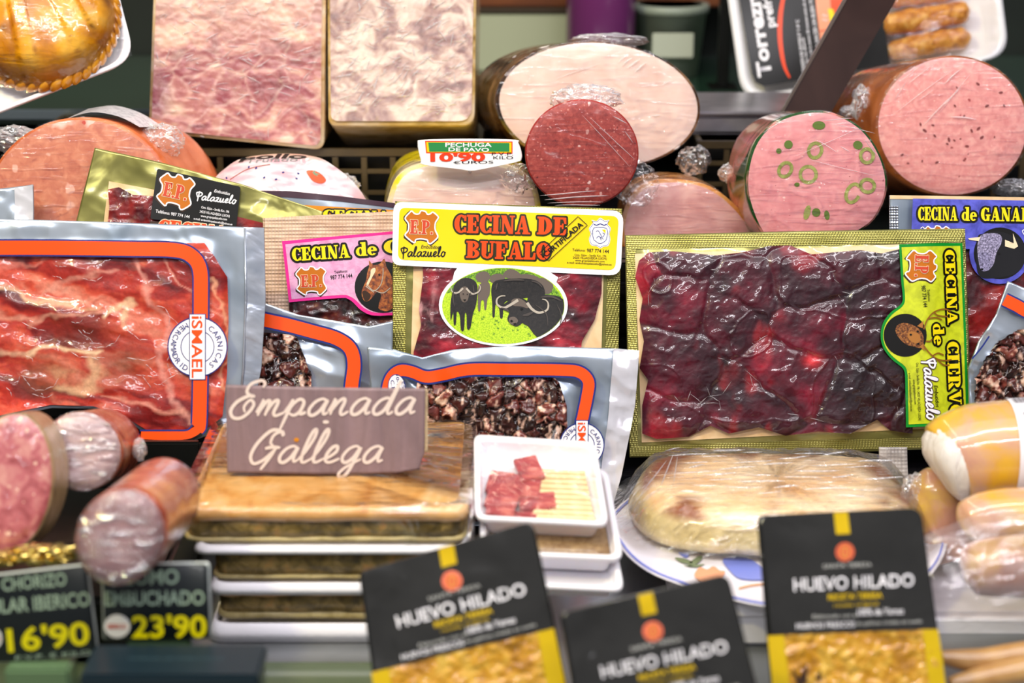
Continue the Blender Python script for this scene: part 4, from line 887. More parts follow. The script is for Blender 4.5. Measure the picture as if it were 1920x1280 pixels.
# --- pink-labelled pack on woven-textured board
plK = Pl(620, 600, 1.54, 19, 2)
HK = lambda X, Y: wr(X, Y, 71, .0012)+.0005*0*X
BOARD = mat('woven_board', cols=[(.3, '#c9a58c'), (.7, '#e3c6ae')], ns=60, rough=.4, coat=.3, bumps=[(330, -.002, (1, 1, 1))], spots=[(330, .0, '#a88068', .01)])
t = thing('meat_pack', 'dried meat pack with pink label and horse picture on a beige textured backing', 'vacuum pack', plK.pt(620, 700))
sheet('board', plK, coons([(493, 409), (600, 403), (760, 395)], [(760, 395), (760, 700)], [(503, 700), (760, 700)], [(493, 409), (497, 560), (503, 700)], 6), HK, BOARD, t, back=.003)
def CKM(X, Y): a_ = fbm(X/18, Y/14, 4, 76); return ramp(a_, [(.25, '#180808'), (.5, '#3c1416'), (.7, '#5e2420'), (.88, '#a07050')])
sheet('dried_meat_slices', plK, quadp((543, 560), (756, 540), (756, 680), (545, 680), 2.6), lambda X, Y: HK(X, Y)+.002+.004*ridge(X/30, Y/24, 3, 77), MEATV, t, CKM)
a = Art(plK, lambda X, Y: .0084+.0008*np.sin(X/50)*np.sin(Y/40), .0002)
Z6 = lambda q: [(x/3.557+480, y/3.557+380) for x, y in q]
lb_o = Z6([(180, 262), (540, 228), (912, 195), (1000, 190), (1000, 750)])+crom(Z6([(1000, 750), (900, 752), (820, 755), (760, 748), (700, 715), (650, 665), (615, 643), (580, 637), (400, 650), (225, 666)]), 4)[1:].tolist()
lb_i = Z6([(202, 282), (540, 248), (912, 214), (990, 210), (990, 728)])+crom(Z6([(985, 728), (900, 734), (825, 736), (770, 728), (715, 698), (665, 648), (622, 624), (580, 617), (400, 631), (243, 646)]), 4)[1:].tolist()
a.poly(('label', 'print_magenta'), lb_o, 0, 14); a.poly(('label_field', 'print_pink'), lb_i, 1, 14)
for s_, p, q, h in (('CECINA', (550, 491), (657, 484), 25), ('de', (669, 482), (708, 479), 26), ('C', (721, 477), (750, 475), 25)):
    a.fat(('title', 'print_gold'), ('title_outline', 'print_black'), s_, p, q, h, 4, ow=4)
a.emblem(585, 528, 58, 54, -2)
a.text(('small_print', 'print_black'), 'Teléfono:', (628, 514), (653, 511), 5.5, 3, .005); a.text(('small_print', 'print_black'), '987 774 144', (621, 525), (662, 521), 8, 3, .012)
a.poly(('round_picture', 'print_black'), ell(719, 539, 53, 48, 36), 2)
a.poly(('horse', 'horse_brown'), crom(Z6([(757, 388), (785, 418), (830, 410), (858, 375), (872, 430), (900, 480), (925, 560), (925, 680), (880, 725), (820, 705), (838, 620), (810, 600), (770, 645), (738, 662), (715, 640), (710, 590), (738, 520), (745, 470), (758, 430)]), 3, True), 3)
a.poly(('horse_blaze', 'print_cream'), crom(Z6([(770, 450), (795, 438), (800, 460), (778, 500), (748, 560), (742, 540), (765, 490)]), 3, True), 4)
a.poly(('horse_muzzle', 'ink_umber'), crom(Z6([(712, 600), (735, 590), (770, 620), (750, 655), (728, 655)]), 3, True), 4); a.poly(('horse_muzzle', 'print_black'), ell(712, 516, 2.2, 1.8, 8), 5)
for q in ([(740, 545), (790, 590), (835, 550), (850, 480), (850, 440)], [(800, 590), (850, 605), (900, 570)], [(735, 560), (790, 600)]): a.ring(('halter', 'horn'), crom(Z6(q), 4), 1.5, 5, False)
a.flush(t, PM)

# --- pack with blue label and bull picture
plG = Pl(1800, 760, 1.53, 19, -2)
HG = lambda X, Y: wr(X, Y, 81, .0014)
t = thing('meat_pack', 'silver-edged pack with a dark blue label and a black bull picture at the right edge', 'vacuum pack', plG.pt(1800, 760))
sheet('foil_backing', plG, quadp((1668, 366), (2010, 372), (2010, 760), (1668, 760), 5), HG, SILVER, t, back=.003)
sheet('embossed_seal', plG, quadp((1668, 386), (1684, 386), (1684, 756), (1668, 756), 5), lambda X, Y: HG(X, Y)+.0005, mat('silver_foil_embossed', cols=[(.3, '#a4acbb'), (.6, '#ced4e0')], ns=9, rough=.28, metal=.8, bumps=[(430, -.0016, (1, 1, 1))]), t)
sheet('tan_top_strip', plG, quadp((1669, 366), (2005, 371), (2005, 377), (1668, 373), 5), lambda X, Y: HG(X, Y)+.0006, CARD, t)
def CGM(X, Y): a_ = fbm(X/40, Y/50, 4, 86); return ramp(a_, [(.25, '#2a080e'), (.45, '#4c0e16'), (.6, '#7c1818'), (.8, '#a02420')])
sheet('dried_meat_slices', plG, quadp((1700, 470), (2000, 470), (2000, 750), (1700, 750), 3), lambda X, Y: HG(X, Y)+.002+.004*ridge(X/50, Y/44, 3, 87), MEATV, t, CGM)
a = Art(plG, lambda X, Y: .0090+.0008*np.sin(X/50)*np.sin(Y/40), .0002)
L6 = lambda q: [(x/6.096+1660, y/6.096+350) for x, y in q]
a.poly(('label', 'print_blue'), [(1708, 374), (2000, 379), (2000, 468), (1704, 468)], 0, 14); a.poly(('label', 'print_blue'), ell(1870, 476, 57, 57, 40), .1, 14)
for s_, p, q in (('CECINA', (1717, 415), (1790, 415.5)), ('de', (1798, 415.5), (1826, 416)), ('GANADO', (1834, 416), (1945, 417))):
    a.fat(('title', 'print_gold'), ('title_outline', 'print_black'), s_, p, q, 25.5, 4, ow=3.6)
a.emblem(1752, 450, 54, 50, 0, letters=False)
a.poly(('round_picture', 'print_black'), ell(1870, 476, 49, 48, 40), 2)
a.poly(('bull', 'bull_dark'), crom(L6([(1030, 570), (1100, 545), (1250, 520), (1400, 560), (1540, 640), (1560, 850), (1450, 1000), (1200, 1050), (1050, 1030), (1010, 880), (1005, 700)]), 3, True), 3)
a.poly(('bull', 'bull_grey'), crom(L6([(1060, 565), (1180, 540), (1280, 560), (1300, 640), (1240, 760), (1210, 880), (1150, 960), (1070, 965), (1035, 860), (1020, 690)]), 3, True), 4)
a.poly(('bull_dark_marks', 'print_black'), ell(1868, 477, 3, 2.4, 8), 5); a.poly(('bull_dark_marks', 'print_black'), ell(1836, 506, 3, 2, 8), 5)
a.poly(('horns', 'print_cream'), L6([(1335, 615), (1435, 655), (1425, 540), (1485, 690), (1440, 718), (1335, 690)]), 5); a.poly(('horns', 'print_cream'), L6([(915, 598), (1055, 585), (1035, 632), (925, 615)]), 5)
a.ring(('script', 'print_white'), crom([(1918, 445), (1912, 434), (1925, 432), (1935, 440)], 5), 1.6, 4, False); a.ring(('script', 'print_white'), crom([(1722, 430), (1726, 427), (1730, 432)], 4), 1.6, 4, False)
a.flush(t, PM)

# --- gold pack with black label, top left of the middle row
plY = Pl(370, 470, 1.55, 20, 4)
HY = lambda X, Y: wr(X, Y, 91, .0022)
t = thing('meat_pack', 'tilted gold foil pack with a black label behind the big cured ham pouch', 'vacuum pack', plY.pt(370, 500))
sheet('foil_backing', plY, coons([(178, 277), (300, 304), (452, 345), (606, 397)], [(606, 397), (600, 480)], [(128, 500), (600, 500)], [(178, 277), (143, 415), (128, 500)], 4), HY, GOLD, t, back=.003)
sheet('board', plY, quadp((205, 340), (300, 358), (300, 490), (186, 490), 5), lambda X, Y: HY(X, Y)+.0012, CARD, t)
sheet('dried_meat_slices', plY, coons([(204, 356), (225, 352), (250, 366), (300, 370)], [(300, 370), (300, 480)], [(196, 480), (300, 480)], [(204, 356), (207, 390), (196, 480)], 2.6), lambda X, Y: HY(X, Y)+.002+.003*ridge(X/30, Y/24, 3, 97), MEATV, t, CGM)
sheet('dried_meat_slices', plY, quadp((440, 405), (520, 425), (515, 470), (430, 470), 4), lambda X, Y: HY(X, Y)+.002, MEATV, t, CGM)
a = Art(plY, lambda X, Y: .0075+.0006*np.sin(X/50)*np.sin(Y/40), .0002)
a.poly(('label', 'ink_umber'), [(284, 416), (444, 430), (440, 470), (280, 465)], 0, 14)
a.poly(('label_field', 'print_black'), rrect([(297, 318), (453, 352), (444, 430), (284, 412)], 5), 1, 14)
a.emblem(331, 361, 68, 64, 12)
a.cursive(('script', 'print_white'), 'Palazuelo', (368, 375), (444, 384), 15, 2.4, 3, .1); a.text(('script', 'print_white'), 'Embutidos', (403, 362), (432, 368), 6, 3, .01, .2)
for s_, p, q, h in (('Teléfono: 987 774 144', (294, 400), (357, 411), 6), ('Ctra. Gijón - Sevilla Km. 196', (379, 392), (431, 401), 4.6), ('24235 VILLAQUEJIDA (LEON)', (376, 400), (432, 409), 4.6), ('www.grupopalazuelo.com', (378, 408), (427, 415), 4.6), ('e-mail: embutidospalazuelo@yahoo.es', (365, 413), (437, 424), 4)):
    a.text(('small_print', 'print_white'), s_, p, q, h, 3, .01)
a.fat(('title', 'print_red'), ('title_outline', 'print_cream'), 'CECINA', (298, 440), (425, 454), 28, 4, ow=1.6)
a.flush(t, PM)
# --- sliver of another pack between
plE = Pl(600, 440, 1.575, 19, 2)
t = thing('meat_pack', 'pack showing only its dark purple top strip, between the gold pack and chicken roll', 'vacuum pack', plE.pt(600, 480))
sheet('foil_backing', plE, coons([(448, 357), (540, 358), (640, 368), (742, 381)], [(742, 381), (742, 480)], [(455, 480), (742, 480)], [(448, 357), (455, 480)], 6), lambda X, Y: wr(X, Y, 99, .0015), SILVER, t, back=.002)
a = Art(plE, lambda X, Y: wr(X, Y, 99, .0015)+.0008, .0002)
a.poly(('top_strip', 'dark_purple'), crom([(448, 357), (540, 358), (640, 368), (742, 381), (742, 390), (640, 378), (540, 370), (452, 366)], 1, True), 0, 30); a.poly(('ochre_strip', 'ochre'), [(560, 384), (742, 394), (742, 410), (600, 405)], 0, 30)
a.fat(('title', 'print_gold'), ('title_outline', 'print_black'), 'CECINA', (606, 409), (730, 412), 16, 3, ow=3)
a.flush(t, PM)

# ------------------------------------------------------------------ silver pouches with the orange printed frame
def pouch_print(a, paths, w=24, bw=31, closed=False):
    for p in paths:
        q = crom(p, 6, closed); q = resample(q, int(np.hypot(*np.diff(q, axis=0).T).sum()/5)+2)
        a.ring(('frame_edge', 'print_navy'), q, bw, 0, closed); a.ring(('frame', 'print_orange'), q, w, 1, closed)
def badge(a, cx, cy, r, bw):
    """round butcher's badge with an upright name bar"""
    a.poly(('badge', 'print_white'), ell(cx, cy, r, r, 48), 2, 9); a.ring(('badge_lines', 'print_navy'), ell(cx, cy, r, r, 48), 2, 3); a.ring(('badge_lines', 'print_navy'), ell(cx, cy, r*.56, r*.56, 36), 1.4, 3)
    hh = r*1.09
    a.poly(('badge_bar_edge', 'print_navy'), [(cx-bw/2-1.5, cy-hh-1.5), (cx+bw/2+1.5, cy-hh-1.5), (cx+bw/2+1.5, cy+hh+1.5), (cx-bw/2-1.5, cy+hh+1.5)], 4, 9)
    a.poly(('badge_bar', 'print_white'), [(cx-bw/2, cy-hh), (cx+bw/2, cy-hh), (cx+bw/2, cy+hh), (cx-bw/2, cy+hh)], 5, 9)
    a.text(('badge_name', 'print_orange'), 'iSMAEL', (cx-bw*.36, cy-hh+3), (cx-bw*.36, cy+hh-3), bw*.72, 7, .012)
    a.arc(('badge_lettering', 'print_navy'), 'CARNICAS', cx, cy, r*.68, -52, 52, r*.19, 4, .0)
    a.arc(('badge_lettering', 'print_navy'), 'MERCAMADRID', cx, cy, r*.9, 240, 120, r*.19, 4, .0)

# big cured-ham pouch
plA = Pl(250, 800, 1.455, 18, 2)
HA0 = lambda X, Y: .004*sb(X, Y, -70, 440, 440, 850, 60)+wr(X, Y, 101, .003, 1.2)*sst(412, 430, Y)*sst(499, 470, X)*sst(842, 800, Y)
SILV2 = SILVER
t = thing('ham_pouch', 'large silver pouch of red cured ham with orange frame, biggest at the left', 'vacuum pack', plA.pt(330, 836))
sheet('foil_backing', plA, coons([(-60, 408), (200, 416), (495, 427)], [(495, 427), (498, 560), (490, 690), (470, 790)], [(-60, 800), (40, 776), (100, 764), (180, 766), (240, 788), (290, 822), (335, 837), (400, 812), (470, 790)], [(-60, 408), (-60, 800)], 4), HA0, SILVER, t, back=.003)
FAT = [([(250, 490), (280, 545), (312, 620), (303, 690), (335, 765), (365, 805)], 9, '#e0988c', .8), ([(0, 535), (60, 552), (120, 562), (175, 578)], 8, '#e6b890', .8), ([(60, 545), (130, 528), (210, 520)], 6, '#e09a88', .7),
       ([(70, 668), (105, 642), (150, 650), (185, 655)], 9, '#f0d0a8', .9), ([(195, 602), (225, 572), (246, 566), (250, 612)], 10, '#ecc8a0', .85), ([(120, 715), (160, 725), (190, 705), (184, 672)], 16, '#d9b48c', .8),
       ([(0, 590), (60, 600), (100, 590), (190, 588)], 7, '#e0a088', .7), ([(330, 500), (375, 560), (425, 600)], 4, '#e8a090', .7), ([(0, 640), (30, 650), (70, 668)], 9, '#e8b898', .8), ([(200, 740), (260, 760), (350, 780)], 7, '#e6a08c', .7),
       ([(400, 520), (426, 600), (424, 720)], 4, '#f0b088', .7), ([(0, 500), (80, 488), (200, 492)], 5, '#e89080', .5), ([(100, 740), (130, 770), (200, 778)], 8, '#e8866c', .5)]
def CA(X, Y):
    wx, wy = X+60*(fbm(X/60, Y/50, 4, 111)-.5), Y+64*(fbm(X/70, Y/40, 4, 112)-.5)
    a_ = fbm((wx+wy*.5)/150, (wy-wx*.3)/34, 4, 113)
    c = ramp(a_, [(.2, '#4c0e12'), (.36, '#7c1a1a'), (.5, '#a82c22'), (.62, '#c44a34'), (.76, '#d47c66'), (.9, '#e2a894')])
    c = mixc(c, lin('#4a1c12'), .75*np.exp(-(((wx-150)/60)**2+((wy-625)/34)**2))); c = mixc(c, lin('#5c3020'), .6*np.exp(-(((wx-235)/45)**2+((wy-680)/40)**2)))
    c = mixc(c, lin('#7c5a3c'), .5*np.exp(-(((wx-100)/55)**2+((wy-710)/26)**2))); c = mixc(c, lin('#e83a22'), .7*np.exp(-(((wx-40)/80)**2+((wy-765)/26)**2)))
    for pl_, w, hexc, k in FAT:
        q = crom(pl_, 5); d = np.full(X.shape, 1e9)
        for (x0, y0), (x1, y1) in zip(q[:-1], q[1:]):
            L_ = (x1-x0)**2+(y1-y0)**2+1e-9; tt = np.clip(((wx-x0)*(x1-x0)+(wy-y0)*(y1-y0))/L_, 0, 1); d = np.minimum(d, np.hypot(wx-x0-tt*(x1-x0), wy-y0-tt*(y1-y0)))
        c = mixc(c, lin(hexc), k*.8*np.clip(1.25-d/w*(.8+.6*fbm(X/9, Y/9, 2, 7)), 0, 1))
    return c
HAM = lambda X, Y: HA0(X, Y)+.0015+(.005*fbm((X+Y*.4)/90, (Y-X*.25)/40, 2, 114)+.002*ridge(X/70+Y/110, Y/44-X/120, 2, 115))*sb(X, Y, -100, 438, 448, 830, 22)
sheet('cured_ham_slices', plA, coons([(-58, 456), (385, 456)], [(385, 456), (404, 480), (428, 520), (430, 600), (427, 700), (420, 780)], [(-58, 792), (40, 770), (100, 758), (180, 760), (240, 780), (290, 812), (335, 824), (395, 800), (420, 780)], [(-58, 456), (-58, 792)], 2.4), HAM, MEATV, t, CA)
a = Art(plA, lambda X, Y: .0135+.0012*np.sin(X/70+1)*np.sin(Y/50), .00025)
pouch_print(a, [[(-60, 466), (100, 466), (250, 468), (330, 470), (362, 480), (379, 505), (381, 560), (380, 700), (378, 790), (374, 802)]], 26, 32)
a.ring(('frame', 'print_orange'), crom([(270, 813), (320, 815), (360, 812), (385, 795)], 5), 16, 1, False); a.ring(('frame_edge', 'print_navy'), crom([(268, 805), (330, 805), (356, 804), (365, 795)], 5), 3, 2, False)
badge(a, 375, 650, 55, 28)
a.flush(t, PM)
sheet('side_seal', plA, coons([(458, 426), (495, 427)], [(495, 427), (498, 560), (490, 690), (472, 785)], [(448, 785), (472, 785)], [(458, 426), (461, 560), (455, 690), (448, 785)], 4), lambda X, Y: HA0(X, Y)+.0012, mat('pouch_seam', cols=[(.3, '#9ea8ba'), (.7, '#d5d9e4')], ns=20, rough=.25, metal=.6, coat=.8, bumps=[(30, .002, (1, 4, 1))]), t)
tube('seam_line', plA.pt(np.array([460, 462, 457, 449]), np.array([428, 560, 690, 784]), .003), .0011, MT['pouch_seam'], t, n=6)

# diced-ham pouches
def dice(X, Y, s, k=27.):
    wx, wy = X+22*(fbm(X/16, Y/16, 3, s)-.5), Y+22*(fbm(X/16, Y/16, 3, s+1)-.5)
    return worley(wx/k, wy/k, s)
def Hdice(s, k=27., amp=.008):
    def f(X, Y):
        f1, f2, i, vx, vy = dice(X, Y, s, k); return amp*(.35+.65*i)*sst(0, .22, f2-f1)+.0035*(vx*np.cos(i*40)+vy*np.sin(i*40))+.0015*ridge(X/9, Y/9, 2, s+3)
    return f
def Cdice(s, k=27.):
    def f(X, Y):
        f1, f2, i, vx, vy = dice(X, Y, s, k); a_ = fbm(X/10, Y/8, 3, s+6)
        c = ramp(i*.75+.5*(a_-.5), [(0, '#1c0c0a'), (.25, '#3a1814'), (.5, '#5a2420'), (.68, '#7c3a30'), (.74, '#d9a890'), (.85, '#f0d8c4'), (1, '#f4e6d8')])
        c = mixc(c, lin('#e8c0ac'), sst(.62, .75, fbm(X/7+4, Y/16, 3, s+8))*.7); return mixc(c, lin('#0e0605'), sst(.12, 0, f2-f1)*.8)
    return f
plI = Pl(920, 985, 1.472, 18, 0)
HI0 = lambda X, Y: wr(X, Y, 131, .0045, 1.1)*sst(648, 675, Y)+.005*sb(X, Y, 740, 1110, 690, 1010, 60)
t = thing('diced_ham_pouch', 'silver pouch of diced cured ham with orange frame behind the small white trays', 'vacuum pack', plI.pt(920, 985), 'pouches of diced ham')
sheet('foil_backing', plI, coons([(688, 650), (740, 655), (792, 670), (850, 655), (960, 648), (1157, 653), (1198, 657)], [(1198, 657), (1190, 760), (1165, 890), (1135, 985)], [(700, 985), (1135, 985)], [(688, 650), (700, 780), (700, 985)], 4), HI0, SILVER, t, back=.003)
hd = Hdice(133)
sheet('diced_ham', plI, coons([(785, 706), (830, 702), (880, 700), (960, 698), (1030, 700), (1048, 716)], [(1048, 716), (1062, 760), (1064, 830), (1058, 900), (1050, 975)], [(790, 975), (1050, 975)], [(785, 706), (778, 760), (786, 860), (790, 975)], 2.1), lambda X, Y: HI0(X, Y)+.001+hd(X, Y)*sb(X, Y, 775, 1068, 696, 1000, 10), MEATV, t, Cdice(133))
a = Art(plI, lambda X, Y: .0125+.0012*np.sin(X/50)*np.sin(Y/40)+.0012*sst(770, 800, X)*sst(1010, 980, X)*sst(740, 700, Y)*np.sin(X/12), .0003)
pouch_print(a, [[(730, 770), (728, 735), (735, 708), (752, 694), (775, 697), (800, 706), (830, 702), (880, 692), (960, 692), (1050, 693), (1085, 697), (1102, 714), (1100, 740), (1092, 780), (1090, 800), (1092, 960)]], 21, 28)
a.poly(('side_badge', 'print_white'), ell(746, 725, 16, 24, 24, -8), 3); a.ring(('badge_lines', 'print_navy'), ell(746, 725, 16, 24, 24, -8), 1.2, 4)
for s_, p, q, h in (('10-151', (744, 702), (747, 733), 6), ('C.E.', (734, 712), (737, 733), 7), ('ES', (754, 715), (756, 727), 6)): a.text(('badge_lettering', 'print_navy'), s_, p, q, h, 5, .0)
badge(a, 1090, 832, 41, 21); a.poly(('lower_print', 'deep_red'), [(886, 940), (1060, 940), (1060, 962), (886, 962)], 2, 30)
a.flush(t, PM)
sheet('side_seal', plI, coons([(1150, 653), (1198, 657)], [(1198, 657), (1190, 760), (1165, 890), (1140, 975)], [(1112, 975), (1140, 975)], [(1150, 653), (1140, 780), (1125, 890), (1112, 975)], 4), lambda X, Y: HI0(X, Y)+.0012+.002*ridge(X/30, Y/60, 2, 3), mat('bright_pouch_seam', cols=[(.3, '#d8d8e4'), (.7, '#f4f2fa')], ns=12, rough=.2, metal=.4, coat=.8, bumps=[(20, .003, (1, 2, 1))]), t)

plJ = Pl(600, 770, 1.49, 18, 0)
HJ0 = lambda X, Y: wr(X, Y, 141, .0035, 1.)+.004*sb(X, Y, 470, 690, 610, 800, 50)
t = thing('diced_ham_pouch', 'silver pouch of diced ham half hidden behind the brown handwritten sign', 'vacuum pack', plJ.pt(600, 790), 'pouches of diced ham')
sheet('foil_backing', plJ, coons([(478, 560), (497, 568), (560, 590), (640, 603), (690, 612), (737, 602)], [(737, 602), (735, 700), (722, 790)], [(478, 790), (722, 790)], [(478, 560), (478, 790)], 4), HJ0, SILVER, t, back=.003)
hj = Hdice(143)
sheet('diced_ham', plJ, coons([(480, 622), (520, 625), (556, 628), (566, 650)], [(566, 650), (586, 700), (590, 780)], [(480, 780), (590, 780)], [(480, 622), (480, 780)], 2.1), lambda X, Y: HJ0(X, Y)+.001+hj(X, Y), MEATV, t, Cdice(143))
a = Art(plJ, lambda X, Y: .0115+.0010*np.sin(X/50)*np.sin(Y/40), .0003)
pouch_print(a, [[(478, 594), (500, 600), (545, 610), (590, 622), (632, 634), (658, 652), (666, 680), (662, 720), (655, 780)]], 24, 31); a.flush(t, PM)

plR = Pl(1880, 770, 1.475, 18, 0)
HR0 = lambda X, Y: wr(X, Y, 151, .004, .8)
t = thing('diced_ham_pouch', 'silver pouch of diced ham at the right edge, above the yellow poultry sausage', 'vacuum pack', plR.pt(1900, 790), 'pouches of diced ham')
sheet('foil_backing', plR, coons([(1890, 527), (1925, 542), (2010, 560)], [(2010, 560), (2010, 800)], [(1818, 800), (2010, 800)], [(1890, 527), (1868, 590), (1835, 640), (1816, 690), (1818, 800)], 4), HR0, SILVER, t, back=.003)
hr = Hdice(153)
sheet('diced_ham', plR, coons([(1868, 640), (1905, 618), (2000, 610)], [(2000, 610), (2000, 790)], [(1822, 790), (2000, 790)], [(1868, 640), (1846, 670), (1824, 710), (1822, 790)], 2.1), lambda X, Y: HR0(X, Y)+.001+hr(X, Y), MEATV, t, Cdice(153))
a = Art(plR, lambda X, Y: .0085+.0010*np.sin(X/30), .0003); pouch_print(a, [[(1878, 562), (1900, 573), (1930, 588), (2000, 600)]], 22, 28); a.ring(('frame_edge', 'print_navy'), crom([(1818, 672), (1835, 652), (1850, 630)], 5), 3, 2, False); a.flush(t, PM)

plL = Pl(10, 440, 1.53, 18, 0)
t = thing('silver_pouch', 'corner of a lilac silver pouch above the ham pouch at the left edge', 'vacuum pack', plL.pt(10, 470))
sheet('pouch_sheet', plL, coons([(-60, 362), (62, 346)], [(62, 346), (64, 470)], [(-60, 470), (64, 470)], [(-60, 362), (-60, 470)], 5), lambda X, Y: wr(X, Y, 161, .004, .6), SILVER, t, back=.003)
sheet('seal_strip', plL, quadp((28, 352), (62, 347), (64, 468), (30, 468), 5), lambda X, Y: wr(X, Y, 161, .004, .6)+.0008, MT['bright_pouch_seam'], t)

# wire-like highlights, made as whitish film folds over diced ham and meat slices
def wires(parent, pl, x0, x1, y0, y1, n, h, seed, L0=8, L1=26, w0=1.2, w1=2.6, ang=None):
    rg = random.Random(seed); ln = []
    for k in range(n):
        x, y = rg.uniform(x0, x1), rg.uniform(y0, y1); a_ = rg.uniform(0, 6.28) if ang is None else rg.gauss(ang, .35); L_ = rg.uniform(L0, L1)
        for s_ in range(3):                       # short bent polyline
            x2, y2 = x+L_/3*math.cos(a_), y+L_/3*math.sin(a_)
            if x0-4 < x2 < x1+4 and y0-4 < y2 < y1+4: ln.append((x, y, x2, y2, rg.uniform(w0, w1)))
            x, y = x2, y2; a_ += rg.uniform(-.9, .9)
    creases(parent, pl, ln, h)
PO = [o for o in bpy.data.objects if o.name.startswith('diced_ham_pouch')]
wires(bpy.data.objects['diced_ham_pouch'], plI, 790, 1056, 704, 900, 110, .0105, 5)
wires(bpy.data.objects['diced_ham_pouch.001'], plJ, 498, 574, 634, 730, 34, .0098, 6)
wires(bpy.data.objects['diced_ham_pouch.002'], plR, 1850, 1925, 650, 750, 26, .0095, 7)
wires(bpy.data.objects['ham_pouch'], plA, 5, 350, 495, 745, 34, .0125, 8, 16, 60, 1., 2.4, .4)
wires(bpy.data.objects['meat_pack'], plV, 1215, 1680, 490, 790, 60, .0105, 9, 40, 120, .7, 1.5)
# ------------------------------------------------------------------ trays of the back row
plQ = Pl(100, 200, 1.60, 34, 6)
t = thing('foam_tray', 'white foam tray tilted up under the glazed round pastry, top left corner', 'tray', plQ.pt(60, 225))
o_ = rrect([(-90, -80), (205, -80), (254, 112), (-90, 246)], [10, 20, 46, 10], 8)
V, F = rings(plQ, o_, [(.86, -.02), (.93, -.012), (1.0, .0), (1.0, .002), (.95, .002), (.88, -.008), (.82, -.013)]); fix_normals(mk('shell', V, F, FOAM, t))
BAKED = mat('glazed_pastry', vcol=True, rough=.3, coat=1, cr=.06, grain=(90, .12), cbump=[(60, .002, (1, 1, 1))], bumps=[(60, .001, (1, 1, 1))])
def strip(X, Y): 
    s = np.zeros(np.shape(X))
    for (x0, y0, x1, y1, w) in ((88, -40, 175, 112, 21), (30, -60, 62, 120, 15)):
        L_ = math.hypot(x1-x0, y1-y0); d = np.abs((X-x0)*(y1-y0)-(Y-y0)*(x1-x0))/L_; s = np.maximum(s, sst(w+2, w-1, d))
    return s
HQ = lambda X, Y: .002+.042*np.clip(1-((X-72)/150)**2-((Y-38)/130)**2, 0, 1)**.45+.0022*strip(X, Y)+.002*fbm(X/30, Y/30, 3, 201)
def CQ(X, Y):
    a_ = fbm(X/34, Y/30, 4, 203); c = ramp(a_, [(.2, '#b06a04'), (.4, '#d48c04'), (.6, '#e8a408'), (.8, '#f0b838')]); s = strip(X, Y)
    c = mixc(c, lin('#7a3a08'), np.clip(4*s*(1-s), 0, 1)*.6); e = ((X-72)/150)**2+((Y-38)/130)**2; c = mixc(c, lin('#8a4406'), sst(.6, .9, e)*sst(1.05, .9, e)*.5)
    for x, y in ((20, 88), (182, 78), (207, 25)): c = mixc(c, lin('#4a1c08'), .8*np.exp(-(((X-x)/7)**2+((Y-y)/6)**2)))
    return c
p_ = thing('round_pastry', 'round golden glazed pastry with lattice strips and crimped edge on the tilted tray', 'pastry', plQ.pt(60, 165))
o2 = ell(72, 38, 150, 130, 96); disc('crust', plQ, o2, BAKED, p_, rr=40, dome=0, H=HQ, colf=CQ)
for k in range(44):
    aa = 2*math.pi*k/44; x, y = 72+145*math.cos(aa), 38+126*math.sin(aa)
    if y < -60 or x < -60: continue
    c = plQ.pt(x, y, .006); s_ = 1.6/FP; e1 = np.array([math.cos(aa+.9), 0, 0])*1.0; u_ = np.array([1., 0, 0]); v_ = np.cross(plQ.n, u_); v_ = v_/np.linalg.norm(v_)
    a_ = u_*math.cos(aa+1.0)-np.abs(1)*v_*math.sin(aa+1.0)*-1; 
    th = -(aa+1.05); ax = u_*math.cos(th)+v_*math.sin(th); ay = np.cross(plQ.n, ax)
    E = ell(0, 0, 1, 1, 12); V = []; 
    for (r, z) in ((1, -.3), (.95, .35), (.6, .85), (.15, 1)):
        for q in E: V.append(c+ax*q[0]*r*23*s_+ay*q[1]*r*9*s_+plQ.n*z*.008)
    f_ = mk('crimp_fold', V, gridfaces(4, 12, wrap=True)+[tuple(36+i for i in range(12))], mat('pastry_crimp', cols=[(.3, '#a8640a'), (.6, '#cf8c16'), (.8, '#e2a63a')], ns=60, rough=.3, coat=1), p_); fix_normals(f_)
sheet('cling_film_cover', plQ, quadp((-90, -80), (205, -80), (250, 112), (-90, 242), 8), lambda X, Y: np.maximum(HQ(X, Y), .004)+.004+.002*ridge(X/60, Y/22, 3, 9), CLING, p_)

plW = Pl(1640, 170, 1.90, 16, -5)
t = thing('snack_tray', 'white plastic tray with black printed sleeve and fried pork strips, top right', 'tray', plW.pt(1640, 186))
o_ = rrect([(1352, -90), (1392, 194), (1892, 106), (1868, -90)][::-1], [30, 46, 52, 30], 8)
V, F = rings(plW, o_, [(.86, -.03), (.94, -.004), (1.0, -.004), (1.0, .002), (.97, .004), (.94, .002), (.88, -.018)]); fix_normals(mk('shell', V, F, mat('white_tray_plastic', '#f2f1f4', rough=.25, coat=.8), t))
a = Art(plW, lambda X, Y: .005+.0015*np.sin(X/60)*np.cos(Y/50), .0002)
a.poly(('sleeve', 'print_black'), [(1375, -80), (1386, 0), (1409, 140), (1416, 156), (1432, 163), (1482, 154), (1668, 122), (1650, 0), (1640, -80)], 0, 16)
a.text(('title', 'print_white'), 'Torreznos', (1446, 143), (1416, -52), 26, 2, .03); a.text(('title', 'print_white'), 'prefritos', (1453, 51), (1438, -40), 17, 2, .025)
a.ring(('arc_line', 'print_red'), crom([(1480, 147), (1469, 122), (1462, 75), (1463, 28), (1470, -10), (1482, -50)], 6), 8, 2, False, lambda u: .35+.65*np.sin(u*math.pi))
